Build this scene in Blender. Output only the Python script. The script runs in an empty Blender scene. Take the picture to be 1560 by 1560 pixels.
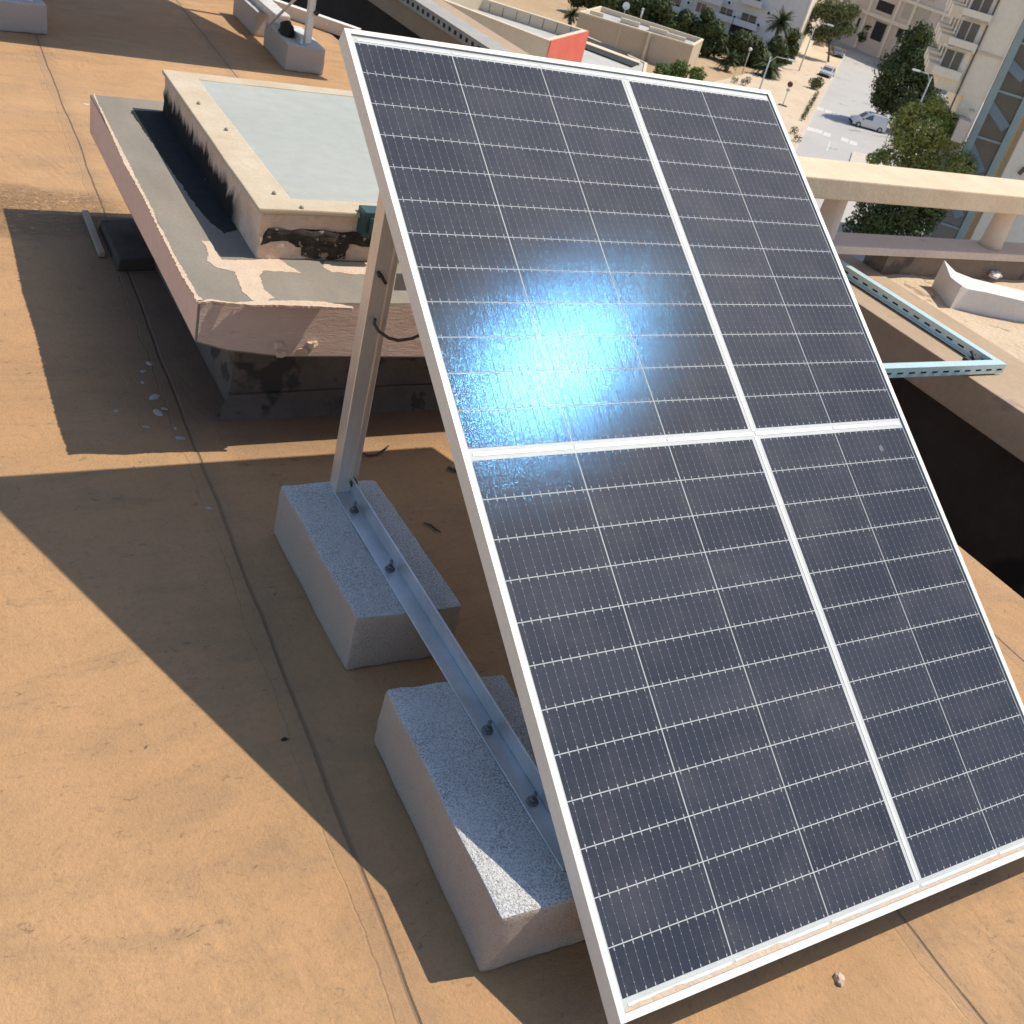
import bpy, bmesh, math, random
import numpy as np
from mathutils import Vector, Matrix, Quaternion
from math import sin, cos, pi, radians, tan, atan2, asin
random.seed(7)
S = bpy.context.scene
COL = S.collection
# ------------------------------------------------------------------ camera, sky, sun, exposure
CAM = np.array([-0.8233774, -0.51289418, 1.45343992])
RW = np.array([[0.85799077, -0.09218953, 0.50532457],
               [-0.457996, -0.58272372, 0.67132163],
               [0.23257579, -0.8074244, -0.54219401]])
F = 1613.3066
cd = bpy.data.cameras.new('camera'); co = bpy.data.objects.new('camera', cd); COL.objects.link(co)
cd.sensor_width = 36; cd.sensor_fit = 'HORIZONTAL'; cd.lens = 36 * F / 1560
cd.clip_start = 0.02; cd.clip_end = 5000
m = Matrix([[RW[0][0], -RW[0][1], -RW[0][2], CAM[0]], [RW[1][0], -RW[1][1], -RW[1][2], CAM[1]],
            [RW[2][0], -RW[2][1], -RW[2][2], CAM[2]], [0, 0, 0, 1]])
co.matrix_world = m
S.camera = co
cd.dof.use_dof = True; cd.dof.focus_distance = 2.1; cd.dof.aperture_fstop = 16
SUN = Vector((0.541, -0.060, 0.838)).normalized()
W = bpy.data.worlds.new('World'); S.world = W; W.use_nodes = True
nt = W.node_tree; bg = nt.nodes['Background']
sky = nt.nodes.new('ShaderNodeTexSky'); sky.sky_type = 'NISHITA'; sky.sun_disc = False
sky.sun_elevation = asin(SUN.z); sky.sun_rotation = atan2(SUN.x, SUN.y)
sky.air_density = 1.0; sky.dust_density = 0.6; sky.ozone_density = 2.0
nt.links.new(sky.outputs[0], bg.inputs[0]); bg.inputs[1].default_value = 0.13
sl = bpy.data.lights.new('sun', 'SUN'); sl.energy = 4.0; sl.angle = radians(0.5); sl.color = (1.0, 0.925, 0.80)
so = bpy.data.objects.new('sun', sl); COL.objects.link(so)
so.rotation_euler = (-SUN).to_track_quat('-Z', 'Y').to_euler(); so.location = (4, -1, 8)
S.view_settings.view_transform = 'Standard'; S.view_settings.look = 'None'
S.view_settings.exposure = 0.32; S.view_settings.gamma = 1
S.render.engine = 'CYCLES'

# ------------------------------------------------------------------ survey helpers (photo measurements -> metres in the place)
def ray(px, py): return RW @ np.array([(px - 780) / F, (py - 780) / F, 1.0])
def G(px, py, z):
    d = ray(px, py); p = CAM + d * (z - CAM[2]) / d[2]; return Vector((p[0], p[1], p[2]))
class Plane:                       # vertical plane through two ground points; gives (u, z)
    def __init__(s, A, B):
        s.A = Vector((A[0], A[1], 0)); s.d = (Vector((B[0], B[1], 0)) - s.A).normalized(); s.n = Vector((s.d.y, -s.d.x, 0))
        if s.n.dot(Vector((CAM[0], CAM[1], 0)) - s.A) < 0: s.n = -s.n      # n looks to the camera side
    def uz(s, px, py):
        r = Vector(ray(px, py)); c = Vector(CAM); t = (s.A - c).dot(s.n) / r.dot(s.n); p = c + r * t
        return (p - s.A).dot(s.d), p.z
    def P(s, u, z, off=0): 
        p = s.A + s.d * u + s.n * off; return Vector((p.x, p.y, z))

# ------------------------------------------------------------------ materials
def nn(nt, t, **kw):
    n = nt.nodes.new(t)
    for k, v in kw.items(): setattr(n, k, v)
    return n
def val(nt, sock, v):
    if v is None: return
    if hasattr(v, 'is_output') or isinstance(v, bpy.types.NodeSocket): nt.links.new(v, sock)
    else:
        sock.default_value = v
def mth(nt, op, a, b=None, c=None, clamp=False):
    n = nn(nt, 'ShaderNodeMath', operation=op, use_clamp=clamp)
    val(nt, n.inputs[0], a); val(nt, n.inputs[1], b)
    if c is not None: val(nt, n.inputs[2], c)
    return n.outputs[0]
def mixc(nt, f, a, b, mode='MIX'):
    n = nn(nt, 'ShaderNodeMix', data_type='RGBA', blend_type=mode)
    def c4(v): return tuple(v) + (1,) if isinstance(v, (tuple, list)) and len(v) == 3 else v
    val(nt, n.inputs[0], f); val(nt, n.inputs[6], c4(a)); val(nt, n.inputs[7], c4(b)); return n.outputs[2]
def noise(nt, vec, scale, detail=4, rough=.55, dist=0):
    n = nn(nt, 'ShaderNodeTexNoise'); val(nt, n.inputs['Vector'], vec); n.inputs['Scale'].default_value = scale
    n.inputs['Detail'].default_value = detail; n.inputs['Roughness'].default_value = rough; n.inputs['Distortion'].default_value = dist
    return n.outputs[0]
def ramp(nt, f, lo, hi, a=0., b=1.):
    n = nn(nt, 'ShaderNodeMapRange', clamp=True); val(nt, n.inputs[0], f)
    n.inputs[1].default_value = lo; n.inputs[2].default_value = hi; n.inputs[3].default_value = a; n.inputs[4].default_value = b
    return n.outputs[0]
def newmat(name):
    M = bpy.data.materials.new(name); M.use_nodes = True; nt = M.node_tree
    return M, nt, nt.nodes['Principled BSDF']
def pos(nt):
    g = nn(nt, 'ShaderNodeNewGeometry'); return g.outputs['Position']
def scl(nt, v, s):
    n = nn(nt, 'ShaderNodeMapping'); val(nt, n.inputs[0], v); n.inputs['Scale'].default_value = s; return n.outputs[0]
def bump(nt, bs, h, strength=.5, dist=.01):
    b = nn(nt, 'ShaderNodeBump'); b.inputs['Strength'].default_value = strength; b.inputs['Distance'].default_value = dist
    nt.links.new(h, b.inputs['Height']); nt.links.new(b.outputs[0], bs.inputs['Normal']); return b
def surf(name, c1, c2, scale=4., rough=.85, spots=None, bs=.3, bscale=None, bd=.004, metal=0, spec=.3, stretch=None):
    """mottled two-colour surface with fine grain; spots = (colour, scale, amount)"""
    M, nt, b = newmat(name); p = pos(nt)
    if stretch: p = scl(nt, p, stretch)
    f = noise(nt, p, scale, 6, .6)
    c = mixc(nt, ramp(nt, f, .32, .68), c1, c2)
    g = noise(nt, p, (bscale or scale * 12), 5, .65)
    c = mixc(nt, ramp(nt, g, .3, .7, 0, .35), c, tuple(x * .72 for x in c1))
    if spots:
        s = noise(nt, p, spots[1], 3, .6)
        c = mixc(nt, ramp(nt, s, spots[2], spots[2] + .06), c, spots[0])
    nt.links.new(c, b.inputs['Base Color']); b.inputs['Roughness'].default_value = rough; b.inputs['Metallic'].default_value = metal
    b.inputs['Specular IOR Level'].default_value = spec
    bump(nt, b, g, bs, bd); return M

MT = {}
def mk_floor():
    M, nt, b = newmat('roof_membrane'); p = pos(nt)
    sx = nn(nt, 'ShaderNodeSeparateXYZ'); nt.links.new(p, sx.inputs[0]); X, Y = sx.outputs[0], sx.outputs[1]
    big = noise(nt, p, 1.1, 5, .6); mid = noise(nt, p, 6, 6, .65, .6); fine = noise(nt, p, 70, 6, .7); grit = noise(nt, p, 420, 3, .6)
    c = mixc(nt, ramp(nt, big, .3, .7), (.45, .255, .120), (.55, .328, .164))
    c = mixc(nt, ramp(nt, mid, .45, .75, 0, .5), c, (.36, .225, .115))
    # grey dirt washed into long smears
    sm = noise(nt, scl(nt, p, (1.0, 3.2, 1)), 2.0, 8, .72, 1.2)
    c = mixc(nt, ramp(nt, sm, .48, .74, 0, .48), c, (.235, .165, .105))
    c = mixc(nt, ramp(nt, fine, .50, .70, 0, .38), c, (.27, .175, .10))
    dk = noise(nt, scl(nt, p, (1, 1.5, 1)), 33, 4, .7, 1.0)
    c = mixc(nt, mth(nt, 'MULTIPLY', ramp(nt, dk, .60, .70), ramp(nt, sm, .38, .62)), c, (.19, .125, .075))
    c = mixc(nt, ramp(nt, grit, .66, .72, 0, .6), c, (.13, .10, .075))
    sp = noise(nt, p, 26, 2, .5)
    c = mixc(nt, ramp(nt, sp, .765, .79, 0, .8), c, (.10, .08, .06))
    # lap seams every 0.91 m, wandering a little
    w1 = noise(nt, p, 2.2, 3, .5); w2 = noise(nt, p, 5.5, 4, .6)
    s = mth(nt, 'MULTIPLY_ADD', Y, -.045, X)
    s1 = mth(nt, 'ADD', s, .24 + .91 * 6 - .0125)
    s1 = mth(nt, 'MULTIPLY_ADD', w1, .025, s1)
    m1 = mth(nt, 'MODULO', s1, .91)
    a1 = mth(nt, 'ABSOLUTE', mth(nt, 'SUBTRACT', m1, .455))      # .455 at the seam
    line = ramp(nt, a1, .4495, .4535)
    s2 = mth(nt, 'ADD', s, .24 + .91 * 6 + .055 - .045); s2 = mth(nt, 'MULTIPLY_ADD', w2, .045, s2)
    m2 = mth(nt, 'MODULO', s2, .91); a2 = mth(nt, 'ABSOLUTE', mth(nt, 'SUBTRACT', m2, .455))
    line2 = ramp(nt, a2, .4525, .4545)
    lap = mth(nt, 'GREATER_THAN', m1, .855)
    soft = ramp(nt, a1, .40, .455)
    c = mixc(nt, mth(nt, 'MULTIPLY', soft, .30), c, (.23, .165, .115))
    c = mixc(nt, mth(nt, 'MULTIPLY', line, .42), c, (.12, .085, .06))
    c = mixc(nt, mth(nt, 'MULTIPLY', mth(nt,'MULTIPLY',line2,ramp(nt,noise(nt,p,3.3,2,.5),.42,.58)), .22), c, (.14, .10, .07))
    # shade under the slab painted into the floor around the skylight foot
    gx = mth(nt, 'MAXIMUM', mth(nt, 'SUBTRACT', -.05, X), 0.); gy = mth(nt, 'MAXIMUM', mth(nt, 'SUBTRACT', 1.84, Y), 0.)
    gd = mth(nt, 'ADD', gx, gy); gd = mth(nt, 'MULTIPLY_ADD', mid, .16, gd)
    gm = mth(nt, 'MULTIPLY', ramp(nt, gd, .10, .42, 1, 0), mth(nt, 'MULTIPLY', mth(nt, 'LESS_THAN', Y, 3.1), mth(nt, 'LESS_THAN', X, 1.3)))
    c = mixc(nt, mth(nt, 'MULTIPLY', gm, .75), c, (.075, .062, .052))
    # trowelled patch with crumbled skin
    crk = nn(nt, 'ShaderNodeTexVoronoi', feature='DISTANCE_TO_EDGE'); nt.links.new(scl(nt, p, (1, 1, 1)), crk.inputs[0]); crk.inputs['Scale'].default_value = 1.7
    wv = noise(nt, p, 9, 4, .6)
    vx = nn(nt, 'ShaderNodeVectorMath', operation='ADD'); nt.links.new(p, vx.inputs[0])
    nt.links.new(noise(nt, p, 3, 5, .6), vx.inputs[1]); nt.links.new(vx.outputs[0], crk.inputs[0])
    ck = ramp(nt, crk.outputs[0], .0, .0035, 1, 0); ck = mth(nt, 'MULTIPLY', ck, ramp(nt, big, .5, .6))
    nt.links.new(c, b.inputs['Base Color']); b.inputs['Roughness'].default_value = .8; b.inputs['Specular IOR Level'].default_value = .25
    # height: wrinkles + lap step + rough granules where the skin crumbles
    wr = nn(nt, 'ShaderNodeTexWave', wave_type='BANDS', bands_direction='DIAGONAL'); nt.links.new(scl(nt, p, (1, .45, 1)), wr.inputs[0])
    wr.inputs['Scale'].default_value = 11; wr.inputs['Distortion'].default_value = 9; wr.inputs['Detail'].default_value = 3; wr.inputs['Detail Scale'].default_value = 1.4
    wmask = ramp(nt, noise(nt, p, 1.9, 3, .5), .45, .68)
    h = mth(nt, 'MULTIPLY', wr.outputs[1], mth(nt, 'MULTIPLY', wmask, .26))
    h = mth(nt, 'MULTIPLY_ADD', mid, .8, h); h = mth(nt, 'MULTIPLY_ADD', fine, .25, h); h = mth(nt, 'MULTIPLY_ADD', lap, .9, h)
    h = mth(nt, 'MULTIPLY_ADD', line, -.8, h); h = mth(nt, 'MULTIPLY_ADD', line2, -.2, h); 
    # crumbled band near the skylight
    dy = mth(nt, 'SUBTRACT', Y, 3.12); dx = mth(nt, 'SUBTRACT', X, -.42)
    dd = mth(nt, 'ADD', mth(nt, 'MULTIPLY', mth(nt, 'MULTIPLY', dy, dy), 9.), mth(nt, 'MULTIPLY', dx, mth(nt, 'MULTIPLY', dx, 3.)))
    cm = ramp(nt, mth(nt, 'MULTIPLY_ADD', mid, .7, dd), .25, .95, 1, 0)
    cr = noise(nt, scl(nt, p, (1, 1.6, 1)), 34, 5, .7, 1.5)
    h = mth(nt, 'MULTIPLY_ADD', mth(nt, 'MULTIPLY', cm, ramp(nt, cr, .42, .6)), 2.2, h)
    grain = noise(nt, p, 150, 5, .75)
    h = mth(nt, 'MULTIPLY_ADD', ramp(nt, grain, .35, .7), .22, h)
    bump(nt, b, h, .8, .007)
    return M
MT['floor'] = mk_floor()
MT['concrete_block'] = None
def mk_block():
    M, nt, b = newmat('cast_concrete'); p = pos(nt)
    f = noise(nt, p, 14, 5, .6); g = noise(nt, p, 260, 4, .7); s = noise(nt, p, 330, 3, .6); pit = nn(nt, 'ShaderNodeTexVoronoi'); nt.links.new(p, pit.inputs[0]); pit.inputs['Scale'].default_value = 150
    c = mixc(nt, ramp(nt, f, .3, .7), (.80, .785, .755), (.86, .845, .815))
    c = mixc(nt, ramp(nt, g, .40, .60, 0, .55), c, (.54, .535, .52))
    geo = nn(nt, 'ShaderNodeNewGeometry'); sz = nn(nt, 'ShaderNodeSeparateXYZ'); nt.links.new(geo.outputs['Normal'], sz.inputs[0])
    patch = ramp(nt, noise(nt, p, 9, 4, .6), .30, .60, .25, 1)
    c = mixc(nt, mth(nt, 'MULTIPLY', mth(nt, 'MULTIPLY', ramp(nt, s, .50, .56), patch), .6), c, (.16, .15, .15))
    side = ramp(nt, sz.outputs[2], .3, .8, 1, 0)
    c = mixc(nt, mth(nt, 'MULTIPLY', side, .85), c, (.52, .42, .34))  # warm bounce light from the floor painted into the sides
    nt.links.new(c, b.inputs['Base Color']); b.inputs['Roughness'].default_value = .9; b.inputs['Specular IOR Level'].default_value = .2
    h = mth(nt, 'MULTIPLY_ADD', ramp(nt, pit.outputs[0], .0, .35), .5, g)
    bump(nt, b, h, 1.0, .006); return M
MT['block'] = mk_block()
MT['alu'] = surf('anodised_aluminium', (.78, .75, .66), (.84, .81, .72), 8, .42, bs=.05, metal=.0, spec=.4)
MT['galv'] = surf('galvanised_steel', (.50, .53, .56), (.68, .71, .74), 14, .42, bs=.12, bscale=200, bd=.001, metal=.7, spec=.5)
MT['postm'] = surf('galvanised_post', (.72, .68, .63), (.82, .79, .75), 14, .33, bs=.08, bscale=160, bd=.001, metal=.6, spec=.5, stretch=(1, 1, .15))
MT['smudge'] = surf('dried_smudge', (.12, .13, .14), (.20, .21, .22), 120, .8)
MT['cord'] = surf('weathered_cord', (.085, .068, .055), (.13, .105, .085), 50, .8)
MT['boltm'] = surf('weathered_zinc', (.12, .135, .14), (.20, .215, .22), 60, .5, bs=.1, metal=.4)
MT['traym'] = surf('dusty_tray', (.36, .33, .29), (.44, .41, .36), 9, .6, bs=.1, metal=.1)
MT['dark'] = surf('dark_steel', (.05, .05, .05), (.09, .08, .07), 30, .6, metal=.5)
MT['well'] = surf('dark_shaft_render', (.060, .047, .038), (.095, .074, .058), 1.6, .9, spots=((.035, .028, .023), 2.2, .58), bs=.6)  # dark colour carries the shade inside the light well; bitumen block shares it
MT['bitumen'] = surf('bitumen', (.026, .022, .019), (.040, .034, .029), 5, .85, bs=.4)
MT['white'] = surf('white_backsheet', (.50, .52, .50), (.57, .59, .57), 30, .45, bs=.02, spec=.1)
MT['ribbonw'] = surf('tinned_ribbon', (.80, .76, .72), (.85, .81, .78), 40, .4, bs=.05, metal=.0, spec=.3)
MT['ribbon'] = surf('busbar_ribbon', (.16, .16, .18), (.21, .21, .23), 60, .6, bs=.05, metal=0, spec=.05)
MT['pad'] = surf('solder_pad', (.34, .34, .37), (.44, .43, .46), 60, .6, bs=.05, metal=0, spec=.05)
def mk_cell():
    M, nt, b = newmat('silicon_cell'); p = pos(nt)
    at = nn(nt, 'ShaderNodeAttribute', attribute_name='var'); 
    c = mixc(nt, at.outputs['Fac'], (.036, .040, .052), (.047, .051, .064))
    dust = noise(nt, p, 9, 6, .7); c = mixc(nt, ramp(nt, dust, .45, .75, 0, .10), c, (.30, .27, .24))
    gl = nn(nt, 'ShaderNodeBsdfGlossy'); gl.distribution = 'BECKMANN'; gl.inputs['Roughness'].default_value = .097; gk = noise(nt, p, 360, 1, .5); nt.links.new(mixc(nt, ramp(nt, gk, .44, .60), (.0003, .0011, .0028), (.0024, .0088, .0165)), gl.inputs['Color'])
    gl2 = nn(nt, 'ShaderNodeBsdfGlossy'); gl2.distribution = 'BECKMANN'; gl2.inputs['Color'].default_value = (.0003, .0009, .0030, 1); gl2.inputs['Roughness'].default_value = .19
    nt.links.new(c, b.inputs['Base Color']); b.inputs['Roughness'].default_value = .42; b.inputs['Specular IOR Level'].default_value = .03
    h = noise(nt, p, 420, 3, .7)
    bp = nn(nt, 'ShaderNodeBump'); bp.inputs['Strength'].default_value = .24; bp.inputs['Distance'].default_value = .0006
    nt.links.new(h, bp.inputs['Height'])
    nt.links.new(bp.outputs[0], gl.inputs['Normal'])
    a1 = nn(nt, 'ShaderNodeAddShader'); a2 = nn(nt, 'ShaderNodeAddShader')
    nt.links.new(b.outputs[0], a1.inputs[0]); nt.links.new(gl.outputs[0], a1.inputs[1])
    nt.links.new(a1.outputs[0], a2.inputs[0]); nt.links.new(gl2.outputs[0], a2.inputs[1])
    nt.links.new(a2.outputs[0], nt.nodes['Material Output'].inputs[0]); return M
MT['cell'] = mk_cell()
def mk_fascia():
    M, nt, b = newmat('peach_render'); p = pos(nt)
    f = noise(nt, p, 5, 5, .6); st = noise(nt, scl(nt, p, (1, 1, 5)), 38, 5, .75)
    c = mixc(nt, ramp(nt, f, .3, .7), (.70, .49, .39), (.78, .57, .46))
    c = mixc(nt, ramp(nt, st, .54, .68, 0, .45), c, (.78, .62, .50)); c = mixc(nt, ramp(nt, st, .28, .42, .6, 0), c, (.36, .24, .19))
    nt.links.new(c, b.inputs['Base Color']); b.inputs['Roughness'].default_value = .9; b.inputs['Specular IOR Level'].default_value = .15
    bump(nt, b, st, .9, .006); return M
MT['fascia'] = mk_fascia()
MT['fascia_smooth'] = surf('peach_paint', (.72, .51, .41), (.78, .58, .47), 3, .85, bs=.15)
def mk_slabtop():
    M, nt, b = newmat('grey_screed'); p = pos(nt)
    f = noise(nt, scl(nt, p, (1, .4, 1)), 7, 6, .65); g = noise(nt, p, 90, 4, .65); f2 = noise(nt, p, 2.4, 3, .5)
    c = mixc(nt, ramp(nt, f, .3, .7), (.23, .20, .16), (.31, .27, .215)); c = mixc(nt, ramp(nt, g, .4, .7, 0, .35), c, (.19, .165, .135))
    c = mixc(nt, ramp(nt, f2, .45, .62, 0, .35), c, (.19, .185, .175))
    nt.links.new(c, b.inputs['Base Color']); b.inputs['Roughness'].default_value = .9; b.inputs['Specular IOR Level'].default_value = .15
    bump(nt, b, g, .35, .003); return M
MT['slab'] = mk_slabtop()
def mk_curb():
    M, nt, b = newmat('stained_render'); p = pos(nt)
    sx = nn(nt, 'ShaderNodeSeparateXYZ'); nt.links.new(p, sx.inputs[0])
    g = noise(nt, p, 60, 5, .7); f = noise(nt, p, 11, 5, .7); st = noise(nt, scl(nt, p, (1, 1, .25)), 26, 5, .7)
    c = mixc(nt, ramp(nt, f, .35, .65), (.60, .44, .33), (.72, .55, .42)); c = mixc(nt, ramp(nt, g, .5, .7, 0, .4), c, (.42, .31, .23))
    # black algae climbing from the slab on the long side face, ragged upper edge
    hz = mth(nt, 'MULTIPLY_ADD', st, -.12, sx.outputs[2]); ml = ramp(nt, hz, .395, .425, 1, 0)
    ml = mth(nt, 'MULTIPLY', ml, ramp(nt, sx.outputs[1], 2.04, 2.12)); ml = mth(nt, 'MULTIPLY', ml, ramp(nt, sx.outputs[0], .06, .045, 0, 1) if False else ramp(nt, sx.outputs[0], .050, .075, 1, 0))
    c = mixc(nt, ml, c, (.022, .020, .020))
    nt.links.new(c, b.inputs['Base Color']); b.inputs['Roughness'].default_value = .92; b.inputs['Specular IOR Level'].default_value = .12
    bump(nt, b, mth(nt, 'MULTIPLY_ADD', f, 1.2, g), .8, .006); return M
MT['curb'] = mk_curb()
MT['plaster'] = surf('pale_plaster', (.60, .45, .33), (.68, .53, .39), 20, .9, bs=.7, bd=.004, bscale=120)
MT['algae'] = surf('algae_shadow_black', (.020, .019, .020), (.035, .032, .030), 26, .95, spots=((.30, .28, .25), 150, .70), bs=.5)
MT['torn'] = surf('torn_hollow_shade', (.025, .021, .018), (.08, .062, .048), 40, .95, spots=((.42, .31, .23), 48, .60), bs=.8)
MT['glass_lid'] = surf('frosted_glazing', (.40, .41, .36), (.46, .465, .41), 1.6, .5, spots=((.44, .40, .33), 5.0, .66), bs=.06, spec=.15)
MT['sill'] = surf('dusty_sill', (.52, .41, .28), (.60, .51, .38), 9, .85, spots=((.55, .40, .26), 16, .62), bs=.3)
MT['teal'] = surf('teal_plastic', (.035, .075, .075), (.05, .10, .10), 10, .45)
MT['coping'] = surf('rendered_coping', (.40, .285, .185), (.47, .345, .23), 3, .88, spots=((.34, .25, .18), 6, .64), bs=.35)
MT['wall_brown'] = surf('rendered_wall', (.34, .27, .20), (.42, .335, .25), 2.2, .9, spots=((.27, .21, .155), 5, .62), bs=.35)
MT['grime_shade'] = surf('grime_and_shade_render', (.10, .082, .068), (.16, .13, .105), 6, .95, spots=((.055, .048, .042), 9, .55), bs=.6)  # dirty render, darkened further to hold the shade under the slab
MT['base_shade'] = surf('base_shade_wall', (.20, .155, .115), (.29, .225, .17), 3, .92, spots=((.12, .095, .075), 4, .55), bs=.5)
MT['terrace'] = surf('sandy_terrace', (.56, .42, .28), (.68, .53, .37), 3.2, .92, spots=((.34, .25, .17), 11, .62), bs=.9, bscale=38, bd=.012)
MT['bal'] = surf('balustrade_concrete', (.66, .53, .42), (.76, .62, .50), 4, .88, spots=((.52, .41, .32), 9, .66), bs=.4)
MT['bal_top'] = surf('balustrade_cap', (.66, .50, .33), (.76, .60, .42), 5, .88, bs=.4)
MT['trough'] = surf('white_concrete', (.70, .64, .58), (.80, .73, .66), 9, .9, bs=.4)
MT['ltblue'] = surf('pale_coated_aluminium', (.50, .66, .66), (.58, .74, .73), 10, .35, bs=.03, metal=.2, spec=.5)
MT['slot'] = surf('slot_shade', (.02, .022, .024), (.03, .03, .03), 10, .8)
MT['grout'] = surf('flake', (.40, .35, .30), (.52, .46, .40), 30, .9)

# ------------------------------------------------------------------ mesh builder and object tree
def tag(o, label=None, cat=None, group=None, kind=None):
    if label: o['label'] = label
    if cat: o['category'] = cat
    if group: o['group'] = group
    if kind: o['kind'] = kind
    return o
def thing(name, loc, label, cat, group=None):
    o = bpy.data.objects.new(name, None); COL.objects.link(o); o.location = loc; o.empty_display_size = .1
    return tag(o, label, cat, group)
class MB:
    def __init__(s): s.v = []; s.f = []; s.mi = []; s.sm = []; s.cur = 0; s.smooth = False
    def add(s, vs, fs):
        n = len(s.v); s.v += [tuple(v) for v in vs]
        for f in fs: s.f.append([n + i for i in f]); s.mi.append(s.cur); s.sm.append(s.smooth)
        return s
    def box(s, lo, hi):
        x0, y0, z0 = lo; x1, y1, z1 = hi
        return s.add([(x0, y0, z0), (x1, y0, z0), (x1, y1, z0), (x0, y1, z0), (x0, y0, z1), (x1, y0, z1), (x1, y1, z1), (x0, y1, z1)],
                     [(0, 3, 2, 1), (4, 5, 6, 7), (0, 1, 5, 4), (1, 2, 6, 5), (2, 3, 7, 6), (3, 0, 4, 7)])
    def hexa(s, p):   # 8 pts: bottom ring 0-3, top ring 4-7
        return s.add(p, [(0, 3, 2, 1), (4, 5, 6, 7), (0, 1, 5, 4), (1, 2, 6, 5), (2, 3, 7, 6), (3, 0, 4, 7)])
    def obox(s, c, ax, ay, az, h):   # centre, unit axes, half sizes
        c = Vector(c); ax, ay, az = Vector(ax) * h[0], Vector(ay) * h[1], Vector(az) * h[2]
        return s.hexa([c - ax - ay - az, c + ax - ay - az, c + ax + ay - az, c - ax + ay - az, c - ax - ay + az, c + ax - ay + az, c + ax + ay + az, c - ax + ay + az])
    def prism(s, poly, z0, z1):
        n = len(poly); a = sum(poly[i][0] * poly[(i + 1) % n][1] - poly[(i + 1) % n][0] * poly[i][1] for i in range(n))
        if a < 0: poly = poly[::-1]
        vs = [(p[0], p[1], z0) for p in poly] + [(p[0], p[1], z1) for p in poly]
        return s.add(vs, [tuple(range(n))[::-1], tuple(range(n, 2 * n))] + [(i, (i + 1) % n, n + (i + 1) % n, n + i) for i in range(n)])
    def tube(s, pts, r, n=8, cap=True):
        pts = [Vector(p) for p in pts]; rs = r if isinstance(r, (list, tuple)) else [r] * len(pts)
        vs = []; base = None
        for i, p in enumerate(pts):
            t = (pts[min(i + 1, len(pts) - 1)] - pts[max(i - 1, 0)]).normalized()
            if base is None:
                base = t.orthogonal().normalized()
            base = (base - t * base.dot(t)).normalized(); b2 = t.cross(base)
            for k in range(n):
                a = 2 * pi * k / n; vs.append(p + (base * cos(a) + b2 * sin(a)) * rs[i])
        fs = []
        for i in range(len(pts) - 1):
            for k in range(n): fs.append((i * n + k, i * n + (k + 1) % n, (i + 1) * n + (k + 1) % n, (i + 1) * n + k))
        if cap: fs += [tuple(range(n))[::-1], tuple(range((len(pts) - 1) * n, len(pts) * n))]
        o = s.smooth; s.smooth = True; s.add(vs, fs); s.smooth = o; return s
    def quad(s, a, b, c, d): return s.add([a, b, c, d], [(0, 1, 2, 3)])
    def build(s, name, mats, parent=None, bevel=0, seg=2, tags=None, origin=None, sub=0, jit=None):
        me = bpy.data.meshes.new(name); off = Vector((0, 0, 0)); par = parent
        while par is not None: off += Vector(par.location); par = par.parent
        if parent is None and origin is not None: off = Vector(origin)
        me.from_pydata([tuple(Vector(v) - off) for v in s.v], [], s.f)
        for m_ in (mats if isinstance(mats, (list, tuple)) else [mats]): me.materials.append(m_)
        for i, p in enumerate(me.polygons): p.material_index = s.mi[i]; p.use_smooth = s.sm[i]
        if bevel or jit or sub:
            bm = bmesh.new(); bm.from_mesh(me); bmesh.ops.remove_doubles(bm, verts=bm.verts, dist=1e-5)
            if bevel:
                es = [e for e in bm.edges if len(e.link_faces) == 2 and e.calc_face_angle(0) > .5]
                bmesh.ops.bevel(bm, geom=es, offset=bevel, segments=seg, affect='EDGES', profile=.6)
            if sub:
                bmesh.ops.subdivide_edges(bm, edges=bm.edges, cuts=sub, use_grid_fill=True)
            if jit:
                from mathutils import noise as NZ
                for v in bm.verts:
                    n_ = NZ.noise_vector(v.co * jit[1] + Vector((3.1, 7.7, 1.3))); v.co += n_ * jit[0]
                    if len(jit) > 2: v.co += NZ.noise_vector(v.co * jit[3]) * jit[2]
            bm.to_mesh(me); bm.free()
        me.update()
        o = bpy.data.objects.new(name, me); COL.objects.link(o)
        if parent is not None: o.parent = parent
        else: o.location = off
        if tags: tag(o, *tags)
        return o
def structure(name, mb, mat, **kw):
    o = mb.build(name, mat, **kw); o['kind'] = 'structure'; return o
def copy_tree(o, parent=None):
    c = o.copy(); COL.objects.link(c); c.parent = parent
    for ch in list(o.children): copy_tree(ch, c)
    return c

# ================================================================== THE SETTING: our roof
EX = 1.85
roof_poly = [(-9, -7), (EX, -7), (EX, 6.29), (.55, 7.885), (.3, 14), (-9, 14)]
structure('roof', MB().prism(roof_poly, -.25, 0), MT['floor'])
structure('building_core', MB().prism([(-8.9, -6.9), (EX - .05, -6.9), (EX - .05, 6.2), (.5, 7.8), (.25, 13.9), (-8.9, 13.9)], -20, -.25), MT['bitumen'])  # wall colour near-black, to hold the shade of the light well
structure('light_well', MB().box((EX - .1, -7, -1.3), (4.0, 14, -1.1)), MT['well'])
# raised edge of the roof running off towards the far corner
mb = MB(); a = Vector((1.97, 6.14, 0)); b_ = Vector((.85, 7.52, 0)); d = (b_ - a).normalized(); n_ = Vector((-d.y, d.x, 0))
if n_.x < 0: n_ = -n_
mb.hexa([a, a + n_ * .06, b_ + n_ * .06, b_] + [p + Vector((0, 0, .075)) for p in (a, a + n_ * .06, b_ + n_ * .06, b_)])
mb.build('roof_edge_kerb', MT['trough'], bevel=.004, tags=('thin pale kerb along the roof edge behind the two far concrete blocks', 'kerb'), origin=a)
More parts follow.
